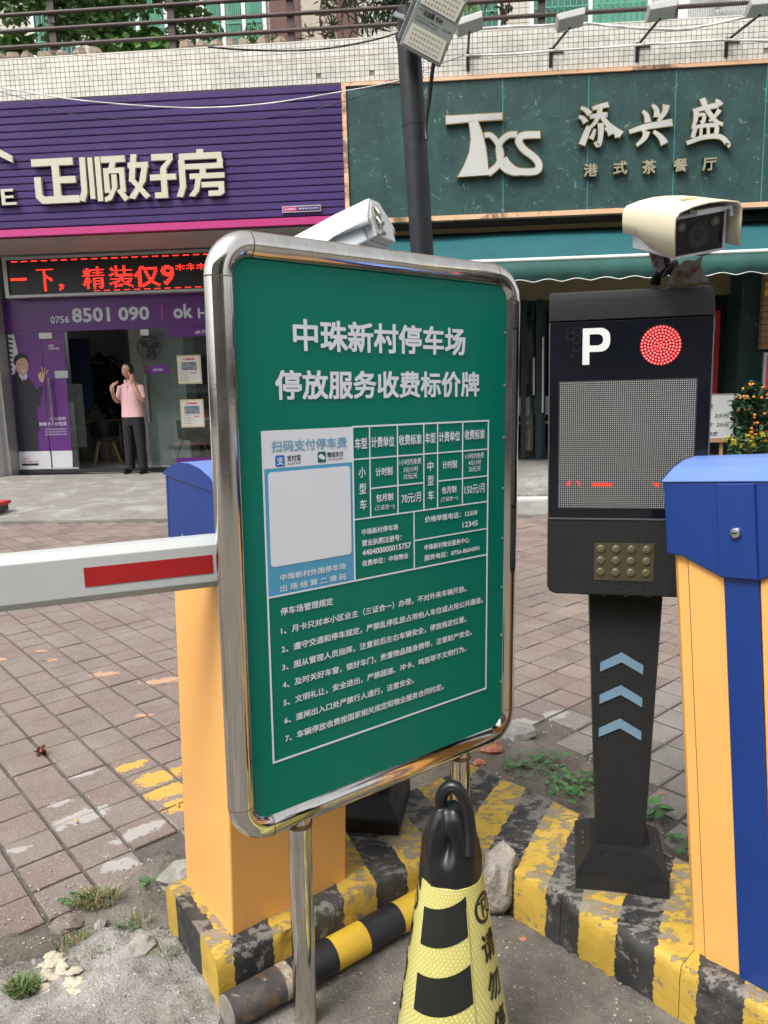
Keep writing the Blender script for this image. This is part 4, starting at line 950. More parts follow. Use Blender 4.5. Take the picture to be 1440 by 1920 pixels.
# clothes
def loft(rings, n=28, e=2.3):
    """rings: (centre, rx, ry); horizontal super-elliptic sections"""
    vs = []
    for (c, rx, ry) in rings:
        for k in range(n):
            a_ = 2*math.pi*k/n; ca, sa = math.cos(a_), math.sin(a_)
            wr = .0035*noise.noise(Vector((ca*2.2+c[0]*5, sa*2.2, c[2]*11)))
            vs.append((c[0]+(rx+wr)*math.copysign(abs(ca)**(2/e), ca), c[1]+(ry+wr)*math.copysign(abs(sa)**(2/e), sa), c[2]))
    m_ = len(rings)
    return vs, [(i*n+k, i*n+(k+1) % n, (i+1)*n+(k+1) % n, (i+1)*n+k) for i in range(m_-1) for k in range(n)]
def interp(R_, st_=.03):
    out = []
    for (c0, x0, y0), (c1, x1, y1) in zip(R_, R_[1:]):
        n = max(1, int(abs(c1[2]-c0[2])/st_))
        for k in range(n):
            t_ = k/n; t_ = t_*t_*(3-2*t_) if False else t_
            out.append((Vector(c0).lerp(Vector(c1), t_), x0+(x1-x0)*t_, y0+(y1-y0)*t_))
    out.append((Vector(R_[-1][0]), R_[-1][1], R_[-1][2])); return out
q = MB(); q.add(*loft(interp([((0, 0, .895), .176, .128), ((0, 0, .91), .175, .128), ((0, -.004, 1.05), .160, .120), ((0, -.012, 1.20), .170, .125), ((0, -.012, 1.30), .183, .122), ((0, -.005, 1.36), .180, .108), ((0, 0, 1.395), .150, .092), ((0, .0, 1.42), .100, .075), ((0, 0, 1.45), .066, .064)])))
for sx, el in ((-1, Vector((-.232, -.010, 1.13))), (1, Vector((.225, -.055, 1.13)))):
    sh_ = Vector((sx*.155, 0, 1.355)); d_ = (el-sh_); q.tube([sh_-d_*.08, sh_, sh_+d_*.3, sh_+d_*.62, sh_+d_*.80], [.055, .066, .062, .060, .062], 20, cap=False)
q.build('polo_shirt', m_pink, man, smooth=60)
q = MB()
for sx in (-1, 1): q.prism([(sx*.004, 1.392), (sx*.052, 1.412), (sx*.066, 1.452), (sx*.045, 1.478), (sx*.028, 1.452)], -.088, -.070, 'y')
q.tube([(.064*math.cos(a), -.008+.062*math.sin(a), 1.458) for a in [math.pi*k/12 for k in range(-1, 14)]], .011, 8); q.box(-.014, .014, -.1345, -.126, 1.26, 1.40); q.build('collar', m_pink, man, smooth=40)
q = MB()
for sx in (-1, 1):
    q.add(*loft(interp([((sx*.112, .0, .07), .066, .078), ((sx*.110, .0, .11), .062, .074), ((sx*.105, -.006, .46), .074, .080), ((sx*.088, 0, .76), .090, .102), ((sx*.078, 0, .90), .088, .108)], .05)))
q.add(*loft(interp([((0, 0, .76), .150, .100), ((0, 0, .85), .166, .116), ((0, 0, .93), .160, .114)], .05))); q.build('trousers', m_trs, man, smooth=60)
for sx in (-1, 1):
    q = MB(); q.blob((sx*.115+sx*.02, -.07, .045), (.05, .14, .045), 14, 10, .0)
    q.v = [(x, y, max(.001, z)) for x, y, z in q.v]; q.build('shoe', m_black, man, smooth=70)
def hand(name, c, fw, up, s=1, curl=.6):
    c = Vector(c); fw = Vector(fw).normalized(); up = Vector(up); up = (up-fw*up.dot(fw)).normalized(); sd_ = fw.cross(up)
    q = MB(); q.tube([c-fw*.03, c, c+fw*.045, c+fw*.075], [.024, .033, .038, .03], 10)
    for k, (L_, o_) in enumerate(((.065, -.027), (.075, -.009), (.07, .009), (.055, .026))):
        a = c+fw*.07+sd_*o_; b = a+fw*L_*.5-up*L_*.2*curl; e = b+fw*L_*.35-up*L_*.5*curl
        q.tube([a, b, e], [.0095, .009, .0065], 7)
    a = c+fw*.01+sd_*-.03*s; q.tube([a, a+fw*.03-sd_*.02*s-up*.01, a+fw*.055-sd_*.015*s-up*.02], [.012, .010, .007], 7)
    return q.build(name, m_skin, bodyo, smooth=70)
hand('hand', (-.195, -.212, 1.305), (.15, -.25, 1), (-.5, -1, 0), 1, 2.3); hand('hand', (.098, -.112, 1.45), (-.1, .05, 1), (.8, -.6, 0), -1, .7)
ph_ = MB(); ph_.box(-.004, .004, -.035, .035, -.07, .07, M=root_matrix(man) @ Matrix.Translation((.080, -.085, 1.575)) @ Matrix.Rotation(.35, 4, 'X')); tag(ph_.build('mobile_phone', m_black, bevel=.002), "black phone held to the man's ear", 'phone')
# ------------------------------------------------------------ restaurant entrance
def ent(px, w_, label, y=11.55):
    x = at(px, 750, y).x; q = MB(); q.box(x-w_/2, x+w_/2, y-.03, y+.03, .2, 2.42)
    return q
dd = thing('folding_door', 'dark teal metal framed folding door of the restaurant, seen between sign and display', 'door', (1.3, 11.5, .16))
for px, w_, y in ((981, .07, 11.3), (998, .06, 11.45), (1010, .09, 11.2), (1019, .05, 11.55)):
    ent(px, w_, '', y).build('frame', m_dframe, dd, world=True)
q = MB(); q.box(.85, 3.9, 11.45, 11.5, 2.28, 2.40); q.build('top_rail', m_dframe, dd, world=True)
q = MB(); q.box(.85, 3.9, 11.4, 11.52, .155, .20); q.build('bottom_rail', m_dframe, dd, world=True)
q = MB(); a = at(981, 700, 11.32).x; b = at(1009, 700, 11.32).x; q.box(a+.03, b-.03, 11.33, 11.335, .3, 2.25); q.build('pane', m_glass, dd, world=True)
q = MB(); q.box(1.36, 1.38, 11.1, 11.13, 1.1, 1.62); q.tube([(1.5, 11.13, .85), (1.5, 11.13, 1.9)], .014, 8); q.build('handle', m_grey, dd, world=True)
ct = MB(); ct.box(.6, 3.6, 13.2, 13.7, .72, 1.02); tag(ct.build('counter', m_wall), 'white counter panel in the dark restaurant, low behind the folding door', 'counter')
for k, (x, lab) in enumerate(((1.0, 'left'), (1.55, 'right'))):
    tl = MB(); tl.box(x-.02, x+.02, 12.9, 12.94, .161, .75); tl.box(x+.1, x+.55, 12.7, 13.1, .60, .63); tl.box(x+.5, x+.54, 12.9, 12.94, .161, .6); tl.box(x+.02, x+.1, 12.9, 12.93, .5, .53); tag(tl.build('stool', m_wood), 'wooden stool under the restaurant counter, the %s one' % lab, 'stool')
rdp = MB(); x = at(1336, 650, 11.4).x; rdp.box(x-.05, x+.09, 11.4, 11.44, .9, 2.2); tag(rdp.build('red_banner', m_red), 'narrow dark red hanging banner at the restaurant doorway', 'banner')
# whiteboard easel
WY = 10.4
m_wb = mat('whiteboard', (.50, .52, .52), .3, var=.06, vs=5)
z0_ = at(1350, 821, WY).z; z1_ = at(1350, 740, WY).z; x1_ = at(1374, 780, WY).x; x0_ = x1_-.62
ws = thing('whiteboard_easel', 'small whiteboard with handwritten menu prices propped on a wooden stand', 'whiteboard', (x1_, WY, .155))
def wpart(n_, q, m, **k): return q.build(n_, m, ws, world=True, **k)
q = MB(); q.box(x0_, x1_, WY, WY+.015, z0_, z1_); wpart('board', q, m_wb)
q = MB()
for a in ((x0_-.01, x1_+.01, z0_-.012, z0_), (x0_-.01, x1_+.01, z1_, z1_+.012), (x0_-.012, x0_, z0_, z1_), (x1_, x1_+.012, z0_, z1_)): q.box(a[0], a[1], WY-.006, WY+.02, a[2], a[3])
wpart('frame', q, m_grey)
for k, (s_, xa, xb) in enumerate((('葆', .10, .19), ('炆   25元', .02, .40), ('双皮  20元', .02, .40), ('炸鸭皮', .03, .26))):
    zc = z1_ - (z1_-z0_)*(.27+.21*k); o = text(s_, x1_-.42+xa-.02, x1_-.42+xb-.02, zc-.03, zc+.03, WY-.003, m_dkp, ws, off=-.005, shear=.2); o.matrix_parent_inverse = root_matrix(ws).inverted()
for x in (x1_-.12, x0_+.1):
    q = MB(); q.box(x-.02, x+.02, WY+.02, WY+.05, .155, z0_+.1); wpart('leg', q, m_wood)
q = MB(); q.box(x0_+.1, x1_-.1, WY-.03, WY+.05, z0_-.055, z0_-.015); wpart('ledge', q, m_wood)
# kumquat tree
KY = 10.0
m_kl = mat('kumquat_leaf', (.022, .06, .022), .45, var=.3, vs=20, island=.4); m_ko = mat('kumquat', (.62, .20, .03), .4, var=.2, vs=3, island=.2)
kx = at(1407, 800, KY).x; kt = thing('kumquat_tree', 'potted kumquat tree full of small orange fruit beside the marble pillar', 'tree', (kx, KY, .155))
zt = at(1407, 718, KY).z-.155
q = MB(); leaves(q, (0, 0, zt*.60), (.23, .23, .40), 560, .085, seed=11, up=-.1); leaves(q, (.16, 0, zt*.5), (.16, .16, .14), 130, .08, seed=14); leaves(q, (-.14, -.05, zt*.74), (.13, .13, .12), 110, .08, seed=15); leaves(q, (.02, 0, zt*.86), (.13, .13, .16), 220, .07, seed=12); q.build('crown', m_kl, kt, kind='stuff')
for x in range(44):
    a = random.uniform(0, 2*math.pi); h = random.uniform(-1, 1); rr_ = math.sqrt(1-h*h)*random.uniform(.85, 1.05)
    if math.sin(a) > .3: a = -a
    q = MB(); q.blob((0, 0, 0), (.018, .018, .0175), 8, 6, 0); o = q.build('fruit', m_ko, kt, smooth=80); o.location = (.24*rr_*math.cos(a), .24*rr_*math.sin(a), zt*.62+.40*h)
q = MB(); q.tube([(0, 0, .25), (.01, 0, .5), (0, .01, .8)], .02, 8); q.build('trunk', m_rail, kt)
q = MB(); q.lathe([(.14, 0), (.2, .3), (.17, .3), (.15, .26)], 18); q.build('pot', m_rust, kt)
# yellow flowers
m_yf = mat('yellow_petals', (.50, .42, .03), .6, var=.1, island=.2); m_fs = mat('flower_leaf', (.03, .08, .025), .55, var=.2, island=.3)
for (px, py, lab, sd_) in ((1387, 826, 'pot of yellow chrysanthemums below the kumquat tree, the left one', 1), (1432, 818, 'pot of yellow chrysanthemums at the right edge of the photo', 2)):
    c = at(px, py, 9.75); fl = thing('flower_pot', lab, 'flowers', (c.x, 9.75, .155), 0, 'potted yellow chrysanthemums'); H_ = c.z-.155
    q = MB(); leaves(q, (0, 0, H_*.62), (.13, .13, .24), 200, .06, seed=sd_+30); q.build('foliage', m_fs, fl, kind='stuff')
    rr2 = random.Random(sd_)
    for k in range(12):
        x, y = rr2.uniform(-.15, .15), rr2.uniform(-.12, .1); z = H_+rr2.uniform(-.06, .07)
        q = MB(); leaves(q, (x, y, z), (.028, .028, .018), 34, .024, up=-.6, seed=k+sd_*50); q.build('blossom', m_yf, fl)
        q = MB(); q.tube([(x*.4, y*.4, .2), (x, y, z)], .004, 5); q.build('stem', m_fs, fl)
    q = MB(); q.lathe([(.09, 0), (.12, .2), (.1, .2)], 14); q.build('pot', m_dframe, fl)
# menu wall: brick-like boards, yellow sign and red framed menu
mw = thing('menu_stand', 'brown tiled wall piece with yellow and red sign above a red framed menu, right edge', 'menu board', (4.9, 10.9, .155))
q = MB(); x = at(1427, 650, 10.9).x
for k in range(15): z = at(1432, 655, 10.9).z + k*.082; qq = MB(); qq.box(x, x+1.2, 10.9, 11.0, z+.004, z+.078); qq.build('plank', mat('brown_plank', (.30, .17, .09), .6, var=.15), mw, world=True)
for za, zb_, m in ((555, 530, 'y'), (545, 535, 'r')):
    q = MB(); q.box(x, x+1.2, 10.87 - (.012 if m == 'r' else 0), 10.899 - (.012 if m == 'r' else 0), at(1432, za+(0), 10.9).z, at(1432, za-25 if m == 'y' else 538, 10.9).z); q.build('sign_panel', mat('yellow_panel', (.62, .50, .10), .5) if m == 'y' else mat('orange_panel', (.55, .22, .08), .5), mw, world=True)
q = MB(); xr = at(1431, 700, 10.6).x; q.box(xr, xr+.5, 10.6, 10.64, at(1435, 748, 10.6).z, at(1435, 661, 10.6).z); q.build('menu_frame', m_grey, mw, world=True)
q = MB(); q.box(xr+.04, xr+.46, 10.59, 10.6, at(1435, 744, 10.6).z, at(1435, 666, 10.6).z); q.build('menu_sheet', mat('red_menu', (.50, .02, .06), .4), mw, world=True)
q = MB(); q.box(xr+.07, xr+.44, 10.585, 10.59, at(1435, 715, 10.6).z, at(1435, 678, 10.6).z); q.build('menu_sheet', m_paper, mw, world=True)
q = MB(); q.box(xr-.1, xr+.6, 10.66, 10.8, .155, at(1435, 755, 10.6).z); q.build('cabinet', mat('brown_cabinet', (.11, .07, .05), .5), mw, world=True)
# ------------------------------------------------------------ terrace: railing, stones, plants
RY = 10.75
rl = thing('terrace_railing', 'brown iron railing of round tubes along the planted terrace', 'railing', (0, RY, 5.66))
for px in (-125, 100, 323, 546, 1015, 1262, 1490):
    x = at(px, 60, RY).x; q = MB(); q.box(x-.045, x+.045, RY-.03, RY+.03, 5.64, 7.4); q.build('post', m_rail, rl, world=True)
x = at(778, 60, RY).x; q = MB(); q.box(x-.045, x+.045, RY-.03, RY+.03, 5.64, 7.4); q.build('post', m_rail, rl, world=True)
for z in (5.835, 6.03, 6.225, 6.42, 6.62, 6.82):
    q = MB(); q.tube([(-8, RY-.045, z), (8, RY-.045, z)], .026, 10); q.build('rail', m_rail, rl, world=True, smooth=50)
m_brk = mat('weathered_brick', (.25, .20, .155), .9, var=.35, vs=14, bump=.6, bs=30, island=.25)
for k, px in enumerate((3, 26, 55, 84, 118, 150, 181, 352, 381, 408, 437, 462, 497, 525)):
    p = at(px, 100, FY+.16); q = MB(); q.blob((0, 0, .05), (.085+random.uniform(-.01, .02), .06, .065+random.uniform(0, .02)), 5, 4, .7, 1.2, seed=k*3)
    tag(q.build('broken_brick', m_brk, loc=(p.x, FY+.12, 5.665)), 'broken parapet brick, %s from left in the row %s second railing post' % (('first', 'second', 'third', 'fourth', 'fifth', 'sixth', 'last')[k % 7], 'left of' if k < 7 else 'right of'), 'brick', 'brick pieces on the parapet')
m_vine = mat('vine_leaf', (.14, .26, .09), .5, var=.3, vs=12, island=.4); m_vine2 = mat('big_leaf', (.14, .30, .07), .45, var=.3, vs=9, island=.3); m_vd = mat('dark_spiky_leaf', (.05, .085, .05), .5, var=.3, island=.35)
def tp(px, py, Y=11.0): return at(px, py, Y)
def tplant(name, label, cat, spots_, m, size, n, elong=1.5, stems=(), Y=11.05, seed=0, up=.4, stem_m=None):
    b_ = tp(spots_[0][0], spots_[0][1], Y); t_ = thing(name, label, cat, (b_.x, Y, 5.66)); q = MB()
    for k, (px, py, rx, rz_) in enumerate(spots_):
        c = tp(px, py, Y); leaves(q, c-Vector((0, random.uniform(-.1, .1), 0)), (rx, .17, rz_), int(n*rx*rz_/.04), size, seed=seed+k, up=up, elong=elong)
    q.build('foliage', m, t_, world=True, kind='stuff')
    for k, s_ in enumerate(stems):
        q = MB(); q.tube(bezier([tp(a, b, Y) for a, b in s_], 4), .014, 6); q.build('stem', stem_m or m_rail, t_, world=True)
m_brown = mat('bark', (.13, .09, .065), .9, var=.3, vs=20, bump=.6)
tplant('climbing_vine', 'dense leafy vine hanging through the railing at the left', 'vine', [(130, 15, .35, .35), (205, 25, .25, .4), (190, 60, .2, .2), (110, 60, .2, .15), (260, 5, .15, .25), (300, 5, .15, .1), (240, 60, .1, .12), (20, 15, .3, .15), (70, -15, .5, .2), (200, -20, .6, .2)], m_vine, .10, 150, 1.15, [((210, -40), (205, 20), (195, 70), (190, 95)), ((110, -40), (104, 20), (115, 60), (106, 90))], seed=100, Y=10.95, stem_m=m_brown)
tplant('leafy_plant', 'low row of broad light green leaves behind the left railing', 'plant', [(30, 85, .28, .1), (220, 88, .22, .10), (275, 78, .22, .14), (310, 85, .14, .12)], m_vine2, .16, 170, 1.1, seed=130)
tplant('leafy_plant', 'loose climbing plant with thin stems right of the second railing post', 'plant', [(345, 40, .2, .3), (350, 10, .2, .2), (392, 55, .18, .12), (330, 70, .1, .12), (380, 25, .12, .12)], m_vine, .085, 130, 1.2, [((365, 95), (366, 40), (362, -10))], seed=140)
tplant('leafy_plant', 'small bushy green plant by the brick pieces left of the brown door', 'plant', [(475, 62, .2, .13), (510, 70, .12, .06), (460, 75, .1, .06)], m_vine2, .08, 170, 2.4, seed=150, Y=10.9)
tplant('shrub', 'dark spiky shrub with bare twisted trunks above the signs', 'shrub', [(618, 55, .14, .12), (588, 68, .1, .05), (650, -10, .4, .2), (615, 30, .1, .1)], m_vd, .15, 130, 6, [((618, 80), (622, 40), (610, -10)), ((645, 75), (640, 40), (650, -10)), ((655, 70), (668, 30), (660, -20)), ((612, 80), (600, 40), (605, -10)), ((668, 60), (690, 20), (705, -10))], seed=160, stem_m=m_brown, up=-.2)
tplant('agave', 'dark green agave with stiff leaves left of the leaning pole', 'plant', [(700, 48, .2, .12), (735, 45, .2, .14), (690, 60, .15, .06)], m_vd, .26, 60, 6.5, seed=170, up=-1.0)
tplant('leafy_plant', 'dark foliage mass directly behind the top of the leaning pole', 'plant', [(755, 5, .2, .14), (720, 5, .14, .08)], m_vd, .14, 200, 3.5, seed=180)
tplant('potted_snake_plant', 'upright snake plant leaves just right of the floodlight', 'plant', [(888, 28, .14, .13)], m_vine, .3, 60, 7, seed=190, up=-2.5)
tplant('leafy_plant', 'thin sparse seedling before the right green windows', 'plant', [(945, 15, .16, .09)], m_vd, .09, 110, 1.6, [((940, 50), (942, 10), (930, -15)), ((944, 45), (952, 15), (960, -10))], seed=200)
# air conditioner unit on the terrace wall
ac = thing('air_conditioner', 'white outdoor air conditioner unit with slotted grille at the upper right', 'air conditioner', (3.9, 12.2, 5.9))
q = MB(); q.box(3.45, 4.75, 12.1, 12.4, 5.9, 6.8); q.build('casing', m_wfr, ac, world=True, bevel=.02)
q = MB()
for k in range(12): q.tube([(4.0+(.04+k*.032)*math.cos(a), 12.085, 6.35+(.04+k*.032)*math.sin(a)) for a in [2*math.pi*j/28 for j in range(28)]], .007, 4, closed=True)
q.build('fan_grille', m_grey, ac, world=True)
# four spotlights on arms over the marble sign
m_spot = mat('spot_housing', (.48, .50, .48), .4, var=.08)
for k, ((hx, hy), (bx_, by_), lab) in enumerate((((880, 48), (877, 117), 'white spotlight on a straight arm just right of the leaning pole'), ((1069, 40), (1032, 110), 'second white spotlight on an arm, above the letter logo'),
                                                   ((1239, 23), (1194, 100), 'third white spotlight on an arm, above the middle brush letter'), ((1427, 16), (1361, 91), 'rightmost white spotlight on an arm, cut by the photo edge'))):
    b_ = at(bx_, by_, FY); h_ = at(hx, hy+6, 9.95)
    sp = thing('spotlight', lab, 'spotlight', b_, 0, 'spotlights over the marble sign')
    q = MB(); q.box(b_.x-.02, b_.x+.02, FY-.02, FY-.002, b_.z-.1, b_.z+.12); q.box(b_.x, b_.x+.16, FY-.022, FY-.003, b_.z+.06, b_.z+.09); q.build('bracket', m_black, sp, world=True)
    q = MB(); q.tube([(b_.x, FY-.02, b_.z+.08), (h_.x, 9.97, h_.z-.02)], .016, 8); q.build('arm', m_black, sp, world=True)
    Mh = Matrix.Translation(h_+Vector((0, -.02, .03))) @ Matrix.Rotation(R(-14+4*k), 4, 'Y') @ Matrix.Rotation(R(-18), 4, 'X')
    q = MB(); q.frust((-.15, .15, -.1, .1), (-.17, .17, -.12, .12), -.035, .035, Mh); q.build('housing', m_spot, sp, world=True, bevel=.008)
    q = MB()
    for j in range(11): q.box(-.14+j*.028, -.132+j*.028, -.1, .1, .036, .055, Mh)
    q.build('cooling_fins', m_spot, sp, world=True)
# cables
def cable(label, pts, r, m, Y=10.45):
    q = MB(); q.tube(bezier([at(x, y, Y) for x, y in pts], 10), r, 6, cap=True); return tag(q.build('cable', m, smooth=60), label, 'cable')
m_wcab = mat('white_cable', (.6, .6, .58), .5)
cable('white cable sagging across the top of the purple sign', [(-20, 160), (120, 184), (250, 197), (370, 202), (500, 194), (640, 172), (720, 157), (800, 138)], .008, m_wcab)
cable('black cable drooping over the white tiles left of the pole', [(390, 88), (450, 93), (540, 95), (620, 90), (700, 75), (745, 62)], .011, m_black)
cable('thin black cable crossing from the left edge onto the purple sign', [(-20, 168), (40, 183), (100, 205), (200, 222), (420, 226), (560, 212), (700, 172), (800, 130), (870, 104)], .004, m_black)
cable('pale thin wire along the tiles above the purple sign', [(90, 95), (150, 104), (250, 112), (330, 118), (450, 117), (600, 112), (750, 98)], .004, mat('pink_wire', (.45, .3, .28), .6))
cable('grey bundled conduit running along the tiles below the spotlights', [(872, 104), (950, 102), (1035, 95), (1120, 90), (1200, 84), (1290, 79), (1365, 75), (1450, 77)], .014, m_wcab)
cable('double white cable draped along the terrace edge at the right', [(800, 66), (900, 54), (1020, 48), (1090, 44), (1160, 50), (1230, 55), (1290, 54), (1370, 38), (1450, 22)], .016, m_wcab)
# ------------------------------------------------------------ leaning pole and floodlight
pl_ = thing('pole', 'dark leaning metal pole with a floodlight clamped to its top', 'pole', (at(830, 1200, 4).x, 4.0, 0))
p0 = at(840, 1180, 4.0); p0.z = -.02; pa = at(790, 450, 4.0); pb = at(771, 150, 4.0); pc = at(763, 68, 4.0); dirp = (pb-pa).normalized()
base_ = pa - dirp*(pa.z/dirp.z)
m_pole = mat('dark_painted_pole', (.011, .014, .018), .45, .1, var=.25, vs=9, dirt=[((.05, .055, .06), 16, .55, .75, .5)])
q = MB(); q.tube([base_, pa, pb, pa+dirp*(pc.z-pa.z)/dirp.z], .057, 20); q.build('shaft', m_pole, pl_, world=True, smooth=50)
t0 = pa+dirp*(pc.z-pa.z-.01)/dirp.z; q = MB(); q.tube([t0, t0+dirp*.02, t0+dirp*.025, t0+dirp*.13], [.062, .062, .048, .046], 18); q.build('sleeve', m_pole, pl_, world=True, smooth=40)
q = MB(); j0 = pa+dirp*((at(777, 235, 4).z-pa.z)/dirp.z); q.tube([j0-dirp*.006, j0+dirp*.006], .0585, 18); q.build('joint', m_pole, pl_, world=True)
mb = MB(); mb.box(-.15, .15, -.15, .15, 0, .012, Matrix.Translation((base_.x, base_.y, 0))); mb.build('base_plate', m_pole, pl_, world=True)
m_fl = mat('grey_green_housing', (.24, .27, .25), .5, var=.06); m_flens = mat('frosted_lens', (.60, .60, .52), .35, var=.03)
fc = at(812, 44, 3.86)
MF = Matrix(((RT.x, UP.x, -FW.x, fc.x), (RT.y, UP.y, -FW.y, fc.y), (RT.z, UP.z, -FW.z, fc.z), (0, 0, 0, 1)))   # starting attitude, then turned
MF = Matrix.Translation(fc) @ Matrix.Rotation(R(8), 4, 'Z') @ Matrix.Rotation(R(14), 4, 'X') @ Matrix.Rotation(R(25), 4, 'Y')
fl = thing('floodlight', 'rectangular LED floodlight hanging askew from the top of the leaning pole', 'floodlight', M=MF)
# local x right, z up, facing -y ; size .21 x .27
q = MB(); q.frust((-.105, .105, -.145, .145), (-.09, .09, -.125, .125), 0, .05, Matrix.Rotation(R(-90), 4, 'X')); q.build('housing', m_fl, fl, bevel=.004)
q = MB(); q.box(-.105, .105, -.022, 0, -.145, .145); q.build('front_rim', m_fl, fl, bevel=.003)
for sz in (-1, 1):
    q = MB(); q.prism([(-.088, sz*.042), (.088, sz*.042), (.095, sz*.132), (-.095, sz*.132)], -.026, -.022, 'y'); q.build('lens', m_flens, fl)
    q = MB()
    for i in range(10):
        for j in range(4): q.disc((-.07+i*.0155, -.0262, sz*(.058+j*.02)), .0042, 7, 'y', .001)
    q.build('led_dots', mat('led_chip', (.30, .30, .22), .5), fl, kind='stuff')
text('法迪曼', -.06, -.005, .006, .03, -.0235, m_dkp, fl, off=.03); text('FDM', .003, .035, .008, .026, -.0235, m_dkp, fl, off=.03)
text('IP66', -.085, -.065, .018, .026, -.0235, m_dkp, fl); text('LED 100W', .05, .095, -.01, -.001, -.0235, m_dkp, fl); text('220V~50Hz  COLOR TEMPERATURE', -.085, .03, -.012, -.004, -.0235, m_dkp, fl); text('OUTDOOR WATERPROOF LAMP', -.085, .02, -.026, -.018, -.0235, m_dkp, fl)
q = MB(); q.box(-.125, -.107, -.01, .05, -.12, .06); q.box(-.125, .1, .05, .06, -.03, .0); q.build('bracket', mat('galvanised', (.25, .26, .27), .4, .7, var=.2), fl, bevel=.002)
q = MB(); q.tube([(-.13, .02, -.02), (-.105, .02, -.02)], .012, 8); q.build('bolt', m_rust, fl)
q = MB(); q.tube(bezier([at(815, 105, 3.88), at(810, 140, 3.9), at(806, 180, 3.93), at(800, 220, 3.94), at(798, 245, 3.94), at(800, 262, 3.93)], 6), .010, 7); tag(q.build('cable', m_black, smooth=60), 'black cable hanging from the floodlight down along the pole', 'cable')
q = MB(); a = at(765, 35, 3.95); q.tube([a+Vector((-.06, 0, .02)), a+Vector((.02, -.05, -.03)), fc+Vector((-.1, .02, .02))], .012, 6); q.build('clamp', MATS['galvanised'], pl_, world=True)
